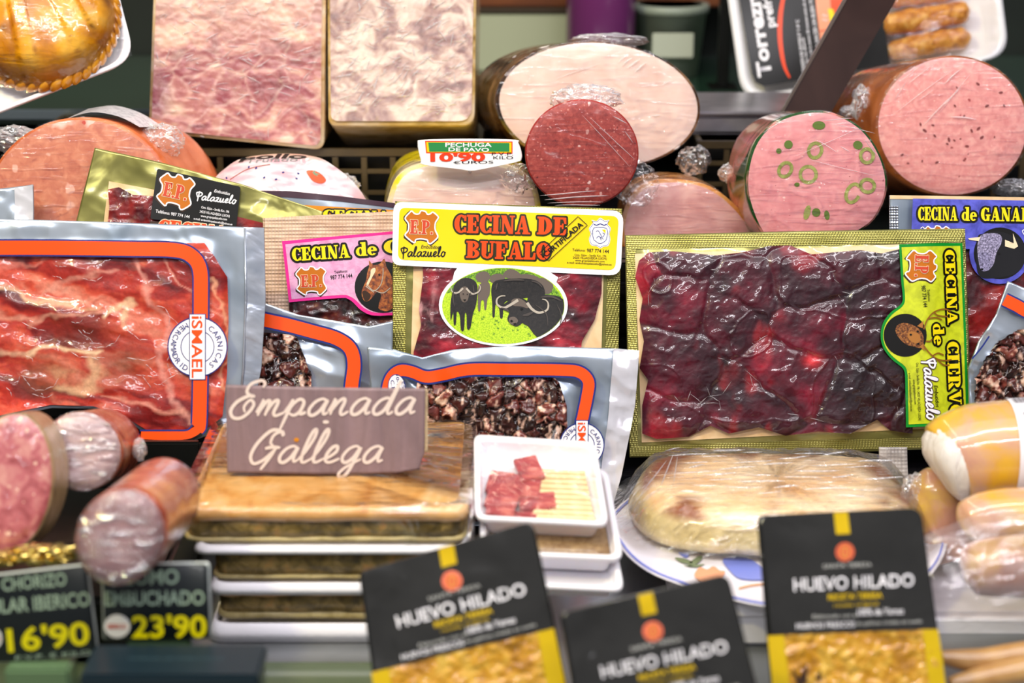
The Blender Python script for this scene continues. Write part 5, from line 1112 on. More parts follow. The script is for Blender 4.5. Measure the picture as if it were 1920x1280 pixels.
for s_, p, q, h in (('CONSERVAR ENTRE 0º Y 4º C', (1510, 142), (1497, 38), 6), ('Sacar de la nevera 30 minutos antes de su consumo', (1524, 118), (1504, -30), 5), ('una vez abierto', (1515, 122), (1507, 72), 5), ('PARA HACER UN BUEN TORREZNO', (1538, 105), (1517, -40), 7)):
    a.text(('small_print', 'print_white'), s_, p, q, h, 2, .012)
a.poly(('cooking_panel', 'sauce'), [(1523, -60), (1530, 20), (1540, 100), (1600, 90), (1585, 0), (1580, -60)], 2); a.poly(('cooking_panel', 'flame'), [(1552, -60), (1556, 10), (1562, 50), (1598, 60), (1584, 0), (1580, -60)], 3)
a.poly(('pan_picture', 'print_gold'), rrect([(1551, 18), (1561, 19), (1566, 46), (1557, 49)], 2), 4); a.ring(('panel_line', 'print_brick'), [(1534, 60), (1590, 52)], 2, 4, False)
for k in (0, 8): a.ring(('steam_lines', 'print_white'), crom([(1540, 32+k), (1544, 29+k), (1547, 33+k), (1551, 30+k)], 4), 1, 5, False)
a.flush(t, PM)
FRY = mat('fried_pork', cols=[(.3, '#a8601c'), (.5, '#cf8a34'), (.7, '#e2ab58')], ns=120, rough=.45, coat=.3, bumps=[(220, .002, (1, 1, 1))])
for (x0, y0, x1, y1, r) in ((1662, 96, 1822, 66, 23), (1652, 48, 1818, 20, 25), (1660, -2, 1800, -22, 22)):
    P0, P1 = plW.pt(x0, y0, -.004), plW.pt(x1, y1, -.004); n = 26; tt = np.linspace(0, 1, n)
    path = P0+(P1-P0)*tt[:, None]+plW.n*(.003*np.sin(tt*9+x0))[:, None]; rr = r*1.76/FP*np.sqrt(np.clip(1-(2*tt-1)**8, .05, 1))*(1+.18*(fbm(tt*14, tt*0+y0, 3, 5)-.5)*2)
    s_ = tube('pork_strip', path, rr, FRY, t, n=16)
    s_.data.vertices.foreach_get('co', (cz := np.zeros(len(s_.data.vertices)*3))); cz = cz.reshape(-1, 3); cz += ((fbm(cz[:, 0]*300, cz[:, 2]*300+cz[:, 1]*200, 3, 3)-.5)*.008)[:, None]*plW.n; s_.data.vertices.foreach_set('co', cz.ravel())
sheet('cling_film_cover', plW, quadp((1640, -80), (1868, -80), (1872, 92), (1668, 124), 8), lambda X, Y: .006+.004*ridge(X/60, Y/30, 3, 19), CLING, t)
tuft('film_gather', 1560, 166, 1.74, 50, 5, 12, MT['thin_crumpled_film'], t, 33)

t = thing('metal_bar', 'dark brown metal bar slanting down in front of the pork tray, top right', 'bar', pts(1500, 225, 1.70))
V = []; plZ = Pl(1560, 120, 1.685, 14, 0); Q = [(1660, -130), (1755, -130), (1552, 222), (1462, 222)]
for h in (0, -.004): V += plZ.pt(np.array([q[0] for q in Q]), np.array([q[1] for q in Q]), h).tolist()
bm_ = mk('bar_blade', V, [(3, 2, 1, 0), (4, 5, 6, 7), (0, 1, 5, 4), (1, 2, 6, 5), (2, 3, 7, 6), (3, 0, 4, 7)], mat('dark_bar_metal', cols=[(.3, '#33201c'), (.7, '#4e3630')], ns=12, rough=.2, metal=.5, coat=.6), t, smooth=False); fix_normals(bm_)
V = []; Q = [(1653, -130), (1660, -130), (1462, 222), (1457, 222)]
for h in (.002, -.006): V += plZ.pt(np.array([q[0] for q in Q]), np.array([q[1] for q in Q]), h).tolist()
bm_ = mk('folded_edge', V, [(3, 2, 1, 0), (4, 5, 6, 7), (0, 1, 5, 4), (1, 2, 6, 5), (2, 3, 7, 6), (3, 0, 4, 7)], mat('bar_edge', '#6e6058', rough=.25, metal=.7), t, smooth=False); fix_normals(bm_)

# ------------------------------------------------------------------ stack of filled pies on foam trays
def zrow(r, y):
    k = (r-640)/FP; d = (y-CAM[1])/(math.cos(TH)-k*math.sin(TH)); return CAM[2]-d*(math.sin(TH)+k*math.cos(TH)), d
def xat(px, d): return (px-960)/FP*d
CRUST = mat('golden_crust', cols=[(.28, '#c8823a'), (.42, '#dca058'), (.58, '#e8b474'), (.78, '#f2cc9c')], ns=44, nd=6, stretch=(1, .5, 1), rough=.4, coat=.7, cr=.07, cbump=[(46, .004, (1, .6, 1))], bumps=[(90, .001, (1, 1, 1))])
FILL = mat('pie_filling', cols=[(.3, '#463a1a'), (.45, '#75602e'), (.6, '#9c824a'), (.75, '#c08a48')], ns=75, rough=.5, coat=.5, bumps=[(150, .003, (1, 1, 1))])
BASE = mat('pale_crust', cols=[(.35, '#a89458'), (.6, '#cdbb84')], ns=60, rough=.5, coat=.4, bumps=[(150, .001, (1, 1, 1))])
def slab(name, x0, x1, y0, y1, z0, z1, m, parent, r=.012, wav=0, seed=0, inset=0, n=160):
    """rounded rectangular layer with an uneven upper and lower edge"""
    c = np.array([(x0+x1)/2, (y0+y1)/2]); O = rrect([(x0, y0), (x1, y0), (x1, y1), (x0, y1)], r, 5); O = resample(np.r_[O, O[:1]], n+1)[:-1]; V = []
    jj = (vn(O[:, 0]*90, O[:, 1]*90, seed)-.5)
    for s, z, w in ((.9, z0, 0), (.995, z0+(z1-z0)*.08, 1), (1.0-inset, z0+(z1-z0)*.5, 1), (.995, z1-(z1-z0)*.12, 1), (.975, z1, .6), (.93, z1+.0005, .5), (.6, z1+.001, .3), (.2, z1+.001, .2)):
        q = c+(O-c)*s; dz = wav*w*(fbm(O[:, 0]*60, O[:, 1]*60, 3, seed+2)-.5)*2; off = (jj*wav*1.2*w)[:, None]*((O-c)/np.linalg.norm(O-c, axis=1)[:, None])
        V.append(np.c_[q+off, z+dz])
    k = len(V); F = gridfaces(k, n, wrap=True)+[tuple((k-1)*n+i for i in range(n))]
    o = mk(name, np.concatenate(V), F, m, parent); fix_normals(o); return o
yF = -.25; yB = -.064
def pie(x0, x1, rows, lab, top=True, k=0):
    z = [zrow(r, yF)[0] for r in rows]           # crust top, crust/filling, filling/base, base bottom
    t = thing('filled_pie', lab, 'pie', ((x0+x1)/2, yF, z[3]), 'stacked filled pies')
    slab('bottom_crust', x0, x1, yF+.003, yB, z[3], z[2]+.002, BASE, t, wav=.0008, seed=k); slab('filling', x0+.002, x1-.002, yF+.004, yB, z[2], z[1]+.002, FILL, t, wav=.002, seed=k+5)
    slab('top_crust', x0-.001, x1+.001, yF+.001, yB+.002, z[1], z[0], CRUST, t, wav=.0012, seed=k+9, inset=.0); return t, z
d0 = zrow(985, yF)[1]
def foam(x0, x1, r0, r1, lab, ex=.006):
    z1, z0 = zrow(r0, yF)[0], zrow(r1, yF)[0]; t = thing('foam_tray', lab, 'tray', ((x0+x1)/2, yF-ex, z0), 'foam trays under the pies')
    slab('base', x0, x1, yF, yB+.004, z0, z0+(z1-z0)*.55, FOAM, t, n=60); O = rrect([(x0-ex, yF-ex), (x1+ex, yF-ex), (x1+ex, yB+.008), (x0-ex, yB+.008)], .014, 5); c = O.mean(0); V = []
    for s, z in ((1.0, z0+(z1-z0)*.15), (.985, z0+(z1-z0)*.6), (.965, z1), (.95, z1), (.94, z0+(z1-z0)*.6)): V.append(np.c_[c+(O-c)*s, np.full(len(O), z)])
    n = len(O); o = mk('rim', np.concatenate(V), gridfaces(5, n, wrap=True)+[(4*n+i, 4*n+(i+1) % n, (i+1) % n, i) for i in range(n)], FOAM, t); fix_normals(o); return t
x0, x1 = xat(338, d0), xat(876, d0)
foam(x0+.022, x1-.01, 1166, 1202, 'thick white foam tray at the very bottom of the pie stack')
pie(x0+.022, x1-.012, (1113, 1119, 1156, 1164), 'lowest filled pie of the stack, nearest the counter', k=31)
foam(x0+.024, x1-.01, 1090, 1112, 'white foam tray between the middle and lowest pie')
pie(x0+.020, x1-.008, (1033, 1040, 1086, 1089), 'middle filled pie of the stack, partly behind the black egg pack', k=21)
foam(x0+.014, x1-.004, 1020, 1035, 'grey-white foam tray right under the top pie')
tp, zt = pie(x0, x1, (956, 980, 1015, 1019), 'top golden crusted pie of the stack, carrying the brown sign', k=11)
Fm = film_mat('pie_wrap_film', op=.02, streak=(22, (1, 4, 1)), smax=.28, bump=.003)
O = rrect([(x0-.006, yF-.004), (x1+.005, yF-.004), (x1+.005, yB+.006), (x0-.006, yB+.006)], .014, 5); O = resample(np.r_[O, O[:1]], 121)[:-1]; c = O.mean(0); V = []
for s, z in ((1.0, zt[3]), (1.0, zt[0]-.006), (.985, zt[0]+.003), (.9, zt[0]+.0035)):
    V.append(np.c_[c+(O-c)*s, z+.0008*(fbm(O[:, 0]*200, O[:, 1]*200, 2, 3)-.5)])
mk('cling_film_wrap', np.concatenate(V), gridfaces(4, 120, wrap=True)+[tuple(360+i for i in range(120))], Fm, tp)

# brown cardboard sign
zt0 = zt[0]+.0045; dS = (CAM[2]-zt0)/(math.sin(TH)+(886-640)/FP*math.cos(TH)); plN = Pl(610, 887, float(dS), 12, 1)
t = thing('cardboard_sign', 'mauve brown corrugated card sign handwritten Empanada Gallega standing on the top pie', 'sign', plN.pt(610, 889))
BR = mat('mauve_cardboard', cols=[(.3, '#7c666a'), (.7, '#93797d')], ns=30, stretch=(3, 1, .4), rough=.6, coat=.15, bumps=[(34, .0016, (3, 0, 0)), (200, .0003, (1, 1, 1))])
HN = lambda X, Y: .0004*np.sin(X/9)
o = sheet('card', plN, coons([(423, 722), (600, 727), (797, 729)], [(797, 729), (795, 850), (786, 880)], [(426, 886), (600, 890), (740, 889), (786, 882)], [(423, 722), (426, 886)], 5), HN, BR, t, back=.004)
sheet('frayed_edge', plN, quadp((797, 729), (802, 730), (802, 846), (796, 850), 5), -.001, mat('raw_cardboard', cols=[(.3, '#a89070'), (.7, '#cdb894')], ns=200, rough=.8), t, back=.003)
a = Art(plN, HN, .0003)
a.cursive(('script', 'script_cream'), 'Empanada', (429, 780), (777, 775), 60, 6.4, 2, .28); a.cursive(('script', 'script_cream'), 'Gallega', (466, 866), (716, 866), 60, 6.4, 2, .28)
a.poly(('paper_spot', 'script_cream'), ell(611, 791, 6, 3.5, 12), 2); a.poly(('grease_spot', 'ochre'), ell(556, 824, 5, 4, 10), 2)
a.flush(t, PM)

# ------------------------------------------------------------------ three nested white trays of ham and cheese
def wtray(outl, pl, depth, lab, filled):
    i = int(np.argmax(outl[:, 1])); t = thing('white_tray', lab, 'tray', pl.pt(outl[i, 0], outl[i, 1], -depth), 'small white plastic trays')
    V, F = rings(pl, outl, [(.80, -depth), (.84, -depth+.001), (.915, -.004), (.99, -.0035), (1, -.001), (.99, .001), (.92, .001), (.895, -.003), (.84, -depth+.005)]); fix_normals(mk('shell', V, F, mat('white_glossy_tray', '#f4f1f8', rough=.3, coat=.5, sss=.1), t)); return t
wt = [(rrect([(888, 815), (1117, 829), (1143, 986), (890, 973)], [14, 18, 22, 18]), Pl(1010, 975, 1.285, 68, 0), 'top white tray of red ham pieces and cheese sticks under film'),
      (rrect([(898, 868), (1140, 880), (1170, 1050), (900, 1038)], [14, 18, 22, 18]), Pl(1010, 1040, 1.275, 70, 0), 'middle white tray of the stack of three, brown filling showing at its right end'),
      (rrect([(902, 930), (1140, 940), (1172, 1108), (905, 1096)], [14, 18, 22, 18]), Pl(1010, 1100, 1.265, 72, 0), 'lowest white tray of the stack of three beside the black egg packs')]
tr = [wtray(o_, p_, .0215 if k < 2 else .016, l_, k) for k, (o_, p_, l_) in enumerate(wt)]
o_, p_, _ = wt[0]; dn = .0175
HAMS = mat('ham_piece', cols=[(.3, '#7c1c24'), (.5, '#a43438'), (.7, '#cf7868')], ns=60, stretch=(1, 3, 1), rough=.4, coat=.6)
CHS = mat('cheese_stick', cols=[(.3, '#e2c890'), (.7, '#f2e2b8')], ns=40, rough=.45, coat=.4)
def rod(name, pl, a_, b_, r, hgt, m, par, h0):
    P0, P1 = pl.pt(a_[0], a_[1], h0), pl.pt(b_[0], b_[1], h0); d = P1-P0; l = np.linalg.norm(d); d /= l; w = np.cross(pl.n, d); V = []
    for tt in (0, 1):
        for s in (-1, 1):
            for z in (0, 1): V.append(P0+d*l*tt+w*s*r+pl.n*z*hgt)
    o = mk(name, V, [(0, 1, 3, 2), (4, 6, 7, 5), (0, 4, 5, 1), (2, 3, 7, 6), (1, 5, 7, 3), (0, 2, 6, 4)], m, par, smooth=False)
    bm = bmesh.new(); bm.from_mesh(o.data); bmesh.ops.bevel(bm, geom=bm.edges[:], offset=.0008, segments=2, affect='EDGES'); bmesh.ops.recalc_face_normals(bm, faces=bm.faces); bm.to_mesh(o.data); bm.free(); return o
ORD = ['farthest', 'second', 'third', 'fourth', 'fifth', 'sixth', 'seventh', 'eighth', 'ninth', 'tenth']
for k in range(10):
    y = 866+k*9.6; g = thing('cheese_stick', ORD[k]+' cheese stick counted from the back edge of the top white tray', 'cheese', p_.pt(1065, y, -dn), 'cheese sticks in the top white tray'); rod('stick', p_, (1000+k % 2*6, y), (1098+k*2, y+4), .0025, .0085, CHS, g, -dn+.0005)
for k, (x, y, w, h_, an) in enumerate(((938, 886, 48, 34, 8), (992, 868, 44, 36, -12), (986, 898, 54, 34, 5), (942, 922, 60, 30, 10), (1008, 924, 70, 26, -4), (938, 948, 54, 22, 4), (992, 952, 80, 18, 2))):
    c_, s_ = math.cos(math.radians(an)), math.sin(math.radians(an)); g = thing('ham_piece', ('ham piece at the back left', 'raised dark ham piece at the back right', 'ham piece in the middle', 'wide ham piece at centre left', 'wide ham piece beside the cheese sticks', 'ham piece in the front left corner', 'thin ham piece along the front')[k]+' of the top white tray', 'ham', p_.pt(x, y, -dn), 'ham pieces in the top white tray')
    rod('slice', p_, (x-w/2*c_, y-w/2*s_), (x+w/2*c_, y+w/2*s_), h_*.5*1.33/FP*1.7, .004+.0015*(k % 3), HAMS, g, -dn+.004+.0035*(k % 2))
c = o_.mean(0); sheet('cling_film_cover', p_, quadp((897, 822), (1110, 836), (1134, 980), (897, 967), 5), lambda X, Y: .0018+.0012*ridge(X/40+Y/30, Y/16, 3, 3), film_mat('tray_film', op=.06, streak=(40, (1, 2, 1)), smax=.4, milky=.3, bump=.004), tr[0])
V, F = rings(wt[1][1], c*0+wt[1][0].mean(0)+(wt[1][0]-wt[1][0].mean(0))*.86, [(1, -.012), (.97, -.0085), (.5, -.008)]); fix_normals(mk('filling', V, F, mat('brown_paste', cols=[(.3, '#7a5a38'), (.7, '#a88a60')], ns=200, rough=.5, coat=.4, bumps=[(200, .002, (1, 1, 1))]), tr[1]))

# ------------------------------------------------------------------ wrapped flat pie on a printed paper plate
zP = .136; dP = lambda r, z: (CAM[2]-z)/(math.sin(TH)+(r-640)/FP*math.cos(TH))
plate = Pl(1400, 1040, dP(1040, zP), 90, 0)
t = thing('paper_plate', 'white paper plate printed with an orange flower and blue shape, under the wrapped flat pie', 'plate', plate.pt(1400, 1100))
o_ = crom([(1148, 960), (1160, 1020), (1215, 1070), (1310, 1105), (1430, 1135), (1560, 1140), (1700, 1110), (1770, 1040), (1760, 960), (1650, 905), (1450, 890), (1260, 895)], 5, True)
V, F = rings(plate, o_, [(.9, -.006), (1, -.001), (1, .0), (.97, .0), (.9, -.0035), (.3, -.0035)]); fix_normals(mk('plate', V, F, mat('paper_plate', '#f3eff8', rough=.5, coat=.2), t))
a = Art(plate, lambda X, Y: np.full(np.shape(X), -.0028), .0003)
a.ring(('blue_rim', 'sky_blue'), o_.mean(0)+(o_-o_.mean(0))*.975, 4, 12)
a.poly(('flower', 'coral'), crom([(1302, 1072), (1312, 1058), (1326, 1062), (1338, 1056), (1350, 1064), (1360, 1066), (1352, 1078), (1330, 1084), (1312, 1082)], 3, True), 2)
for k_, q in enumerate(([(1265, 1040), (1285, 1042), (1300, 1050), (1280, 1050)], [(1290, 1052), (1305, 1040), (1318, 1036), (1312, 1048), (1296, 1056)], [(1280, 1054), (1300, 1054), (1322, 1052), (1305, 1058)])): a.poly(('leaf', 'leaf_green', k_), crom(q, 3, True), 2)
a.poly(('blue_shape', 'sky_blue'), crom([(1356, 1042), (1400, 1040), (1430, 1060), (1440, 1080), (1390, 1080), (1368, 1064)], 3, True), 2); a.ring(('gold_line', 'ochre'), crom([(1385, 1098), (1410, 1092), (1450, 1088)], 4), 2.5, 3, False)
a.poly(('blue_shape', 'sky_blue', 1), crom([(1272, 1030), (1292, 1032), (1286, 1040)], 3, True), 2)
a.flush(t, PM)
t = thing('foam_box', 'white foam box under the paper plate, beside the black egg packs', 'box', (.17, -.24, .09))
X0 = plate.pt(1400, 1120); box('box_body', (X0[0]-.05, -.262, .0905), (X0[0]+.12, -.13, .1285), FOAM, t, bev=.004); box('box_lip', (X0[0]-.054, -.266, .118), (X0[0]+.124, -.2625, .1285), FOAM, t, bev=.001)

zT = .168; plF = Pl(1450, 900, dP(900, zT), 90, 0)
t = thing('flat_pie', 'pale baked flat pie with browned edges wrapped in clear film on the paper plate', 'pie', plate.pt(1450, 1015))
topo = crom([(1212, 905), (1222, 868), (1250, 852), (1330, 850), (1450, 850), (1580, 852), (1650, 864), (1688, 905), (1700, 945), (1660, 972), (1560, 980), (1440, 972), (1330, 965), (1250, 945)], 6, True)
topo = resample(np.r_[topo, topo[:1]], 121)[:-1]; n = 120; V = []; Ct = []
O = plF.pt(topo[:, 0], topo[:, 1]); c = O.mean(0); ang = np.linspace(0, 6.283, n, endpoint=False)
for s, h in ((.98, -.028), (1.13, -.028), (1.135, -.022), (1.07, -.010), (1.01, -.003), (.96, 0), (.92, .0015), (.85, .002), (.7, .003), (.5, .004), (.25, .004), (.01, .004)):
    w = min(1, s*1.5)*(fbm(np.cos(ang)*4+9, np.sin(ang)*4+h*300, 3, 5)-.5); q = c+(O-c)*(s+.03*w*(s > .8))[:, None]; q[:, 2] += h+.003*w; V.append(q)
    f = fbm(q[:, 0]*45, q[:, 1]*45, 4, 8)
    cc = ramp(f, [(.2, '#dba566'), (.45, '#f0cfa0'), (.7, '#f8e2c0')])
    br = (fbm(q[:, 0]*30+4, q[:, 1]*22, 4, 12)); rim = 1.0 if .84 < s < 1.03 and h > -.006 else (.5 if s >= .7 else .15)
    cc = mixc(cc, lin('#8c4a18'), sst(.45, .62, br)*rim); 
    cc = mixc(cc, lin('#7c4416'), (.75*np.exp(-(((O[:, 0]-O[:, 0].min())/.028)**2+((O[:, 1]-O[:, 1].max())/.03)**2))+.45*sst(O[:, 0].max()-.03, O[:, 0].max(), O[:, 0])*sst(.35, .6, f))*(.8 < s < 1.05))
    if h < -.008: cc = mixc(cc, lin('#d8c890'), np.full(n, .75))
    Ct.append(cc)
o = mk('crust', np.concatenate(V), gridfaces(12, n, wrap=True)+[tuple(11*n+i for i in range(n))], mat('baked_pie', vcol=True, rough=.4, coat=.6, cr=.1, bumps=[(80, .0012, (1, 1, 1))], grain=(200, .08)), t, colors=np.concatenate(Ct)); fix_normals(o)
V = []
for s, h in ((1.26, -.0275), (1.17, -.022), (1.11, -.008), (1.02, .003), (.95, .006), (.6, .0075), (.02, .008)):
    w = (ridge(np.cos(ang)*6+9, np.sin(ang)*6+h*200, 3, 6)-.5); w = w*min(1, s*1.2)**3; q = c+(O-c)*(s+.04*w*(s > .9))[:, None]; q[:, 2] += h+.0025*w*(s > .5); V.append(q)
mk('cling_film_wrap', np.concatenate(V), gridfaces(7, n, wrap=True)+[tuple(6*n+i for i in range(n))], film_mat('pie_cling', op=.04, streak=(30, (1, 6, 2, 0, 0, .35)), smax=.34, milky=.1, bump=.005), t, smooth=True)

creases(bpy.data.objects['flat_pie'], plF, [(1245+37*k % 380, 862+(k*23) % 88, 1245+37*k % 380+30+(k*17) % 60, 862+(k*23) % 88-6+(k*5) % 8, 1.6+(k % 3)*.6) for k in range(34)]+[(1262, 868, 1238, 930, 2.5), (1250, 880, 1200, 945, 2), (1270, 872, 1262, 925, 2)], .0085)
# ------------------------------------------------------------------ black packs of spun egg
def eggpack(C4, d, lab, tilt=24, yaw=0):
    C4 = np.array(C4, float); pl = Pl(C4[:, 0].mean(), C4[2:, 1].mean(), d, tilt, yaw)
    M = lambda u, v: tuple((1-v)*((1-u)*C4[0]+u*C4[1])+v*((1-u)*C4[3]+u*C4[2]))
    t = thing('egg_pack', lab, 'egg pack', pl.pt((C4[2, 0]+C4[3, 0])/2, (C4[2, 1]+C4[3, 1])/2), 'black packs of spun egg')
    o_ = rrect(C4, [14, 24, 24, 14], 6)
    V, F = rings(pl, o_, [(.72, -.022), (.8, -.021), (.9, -.003), (.985, -.003), (1, -.0015), (.995, 0), (.9, .0003)], cap1=False); fix_normals(mk('tray_shell', V, F, mat('black_tray_plastic', '#191a18', rough=.2, coat=.6, cbump=[(120, .002, (1, 1, 1))]), t))
    def H(X, Y): return .0012+.0022*ridge(X/90, Y/70, 2, int(d*90))*1.0+.001*fbm(X/26, Y/30, 2, 7)
    bar = quadp(M(.02, .50), M(.98, .50), M(.985, .985), M(.015, .985), 4)
    sheet('spun_egg', pl, bar, lambda X, Y: H(X, Y)-.0005+.003*ridge(X/14, Y/9, 3, 5)*1.0, mat('spun_egg_yolk', cols=[(.3, '#a87000'), (.5, '#d09408'), (.72, '#e8bc48')], ns=80, rough=.35, coat=1, cr=.08, bumps=[(160, .003, (1, 1, 1))], cbump=[(60, .003, (1, 1, 1))]), t)
    a = Art(pl, lambda X, Y: H(X, Y)+.0022, .0004)
    BK = 'pack_black'
    top = [M(u, v) for u, v in ((.02, .035), (.035, .012), (.06, .003), (.94, .003), (.965, .012), (.985, .035), (.985, .505), (.02, .505))]
    a.poly(('label', BK), top, 0, 22)
    a.poly(('side_strip', 'print_mustard'), [M(.0, .508), M(.095, .508), (M(.11, .98)), M(.01, .98)], 0, 30); a.poly(('side_strip', 'print_mustard', 1), [M(.90, .508), M(.99, .508), M(.99, .98), M(.89, .98)], 0, 30)
    a.poly(('top_tab', 'print_mustard'), [M(.46, .003), M(.545, .003), M(.545, .095), M(.46, .095)], 1)
    q = M(.502, .17); r_ = abs(M(.56, .17)[0]-M(.445, .17)[0])/2; a.poly(('seal', 'medal_orange'), ell(q[0], q[1], r_, r_, 24), 1)
    a.ring(('seal_mark', 'medal_gold'), ell(q[0], q[1], r_*.45, r_*.55, 14), 1.5, 2)
    a.ring(('seal_mark', 'medal_gold'), [(q[0], q[1]-r_*.5), (q[0], q[1]+r_*.6)], 1.5, 2, False)
    for s_, u0, u1, v, h, m_, b_ in (('SANTA TERESA', .36, .65, .235, 8, 'label_grey', 0), ('HUEVO HILADO', .175, .885, .325, 25, 'print_white', .012), ('RECETA TERESA', .37, .69, .368, 11, 'print_mustard', .03), ('receta original', .40, .66, .398, 7, 'print_mustard', .0),
                          ('Elaborado con el', .27, .53, .442, 7, 'label_grey', 0), ('100% de Yemas', .535, .80, .438, 13, 'print_white', .01), ('HUEVOS FRESCOS', .17, .51, .484, 11, 'print_white', .01), ('de gallinas criadas en suelo', .52, .90, .478, 7, 'label_grey', 0)):
        a.text(('lettering' if m_ != 'print_mustard' else 'gold_lettering', m_), s_, M(u0, v), M(u1, v), h, 2, b_)
    a.text(('lettering', 'print_black'), 'SUGERENCIA', M(.68, .54), M(.87, .54), 7, 3, .0)
    a.poly(('hen_mark', 'ink_umber'), [M(.12, .64), M(.16, .69), M(.21, .63), (M(.2, .71)), M(.15, .73)], 4); a.poly(('hen_mark', 'ink_umber', 1), [M(.25, .69), M(.29, .66), M(.28, .71)], 4)
    a.flush(t, PM)
    # torn-looking gathered rim at the corners
    return t
PM['pack_black'] = mat('black_print_film', cols=[(.3, '#1f1f1e'), (.7, '#2b2b2a')], ns=20, rough=.3, coat=.4, cr=.12, spec=.3, cbump=[(22, .006, (1, 1, 1))])
eggpack([(672, 1072), (1000, 975), (1082, 1370), (722, 1440)], 1.13, 'leftmost black egg pack, tilted, with wrinkled label, in front of the pies')
eggpack([(1048, 1148), (1366, 1074), (1475, 1500), (1118, 1560)], 1.075, 'lowest middle black egg pack, cut off by the bottom edge of the picture')
eggpack([(1419, 966), (1727, 951), (1790, 1398), (1455, 1408)], 1.15, 'upright black egg pack in front of the wrapped flat pie, rightmost of three', yaw=-2)

# ------------------------------------------------------------------ price signs and dark box, bottom left
def psign(C4, d, lab, items, r=8, tilt=12, oval=None):
    C4 = np.array(C4, float); pl = Pl(C4[:, 0].mean(), C4[2:, 1].mean(), d, tilt, 0); b = pl.pt((C4[2, 0]+C4[3, 0])/2, (C4[2, 1]+C4[3, 1])/2)
    t = thing('price_sign', lab, 'price sign', (b[0], b[1], .1))
    V, F = rings(pl, rrect(C4, r, 4), [(.99, -.002), (1, -.0015), (1, 0), (.99, .0003)]); fp = mk('plate', V, F, mat('sign_black', '#10171a', rough=.35, coat=.15), t); fix_normals(fp)
    V, F = rings(pl, rrect(np.array(C4)+(C4-C4.mean(0))*.03, r, 4), [(1, -.0035), (1, -.0022)]); fix_normals(mk('clear_holder', V, F, mat('clear_acrylic', '#c8d0cc', rough=.15, coat=1), t))
    box('foot', (b[0]-.022, b[1]-.012 if C4[0, 0] < 0 else b[1]+.004, .1003), (b[0]+.022, b[1]+.012, b[2]-.002 if C4[0, 0] < 0 else b[2]+.004), mat('green_acrylic', '#5f7a58', rough=.2, coat=1), t)
    a = Art(pl, lambda X, Y: np.full(np.shape(X), .0005), .0002)
    for s_, p, q, h, m_, b_ in items: a.text(('lettering' if m_ != 'price_yellow' else 'price', m_), s_, p, q, h, 2, b_)
    if oval: a.poly(('round_mark', 'label_grey'), ell(*oval, 24), 1); a.text(('round_mark_text', 'rust'), 'IBERICO', (oval[0]-oval[2]*.75, oval[1]+4), (oval[0]+oval[2]*.75, oval[1]+4), 8, 3, .04)
    a.flush(fp, PM)
psign([(-46, 1084), (161, 1060), (181, 1226), (-30, 1244)], 1.165, 'slanted black price sign reading CHORIZO CULAR IBERICO with yellow 16,90',
      [('CHORIZO', (5, 1107), (126, 1096), 25, 'sage', .02), ('CULAR IBERICO', (-38, 1152), (170, 1134), 27, 'sage', .02), ("16'90", (16, 1221), (170, 1206), 44, 'price_yellow', .022), ('P.V.P. € KILO', (30, 1237), (171, 1226), 9, 'sage', .0)], oval=(-8, 1196, 12, 18))
psign([(192, 1060), (389, 1057), (393, 1196), (195, 1199)], 1.16, 'upright black price sign reading LOMO EMBUCHADO with yellow 23,90',
      [('LOMO', (235, 1095), (336, 1093), 28, 'sage', .02), ('EMBUCHADO', (197, 1134), (384, 1132), 27, 'sage', .02), ("23'90", (248, 1194), (388, 1193), 42, 'price_yellow', .022)], oval=(220, 1173, 24, 22))
t = thing('scale_box', 'dark teal box at the bottom edge in front of the lomo price sign', 'box', (-.22, -.41, .1))
TE = mat('dark_teal_plastic', cols=[(.3, '#0b1d25'), (.7, '#112a33')], ns=8, rough=.35, coat=.4)
yb = -.405; zb, db = zrow(1212, yb); xl, xr = xat(172, db), xat(497, db)
box('body', (xl, -.445, .1003), (xr, yb, zb-.010), TE, t, bev=.003); box('lid', (xl+.001, -.444, zb-.0095), (xr+.001, yb+.004, zb), mat('teal_lid', '#0e222c', rough=.4, coat=.1), t, bev=.002)
zf = zb-.0100
a = Art(Pl(330, 1240, 1.0, 0, 0), None, .0003); a.pl = Pl(330, 1250, float((-.4455+1.4266)/(math.cos(TH)-(1250-640)/FP*math.sin(TH))), 0, 0)
a.text(('lettering', 'label_grey'), 'VITRINA DE EMBUTIDOS', (240, 1236), (420, 1236), 5, 1, 0)
a.flush(t, dict(PM, label_grey=mat('faded_print', '#4c6a74', rough=.5)))

# ------------------------------------------------------------------ cured sausages, left
t = thing('black_tray', 'black display tray carrying the cut cured sausages, behind the price signs', 'tray', (-.36, -.2, .1005))
box('base', (-.46, -.30, .1005), (-.262, -.09, .150), BLACK, t, bev=.004); box('back_lip', (-.46, -.0895, .1005), (-.262, -.082, .19), BLACK, t, bev=.002)
WRAPF = film_mat('glaring_film', op=.10, streak=(30, (1, 5, 5, 0, .9, .3)), smax=.85, milky=.22, bump=.008)  # milky streaks put the white glare into this film
HAMC = mat('cured_loin_face', cols=[(.3, '#8a5c58'), (.5, '#a5797a'), (.72, '#c29a98')], ns=30, rough=.35, coat=1, cr=.06, cbump=[(70, .004, (1, 3, 1, 0, .5, 0))])
CASE = mat('cured_casing', cols=[(.3, '#6e2414'), (.5, '#a84a2c'), (.68, '#c87c4c'), (.85, '#d9a070')], ns=24, rough=.3, coat=1, cr=.08, cbump=[(50, .003, (1, 1, 1))])
CHO = mat('chorizo_face', cols=[(.3, '#8c3a3e'), (.5, '#b8646a'), (.72, '#d8a094')], ns=90, rough=.35, coat=1, cr=.06, cbump=[(60, .004, (3, 1, 1))], spots=[(170, .35, '#e6c0ac', .4)])
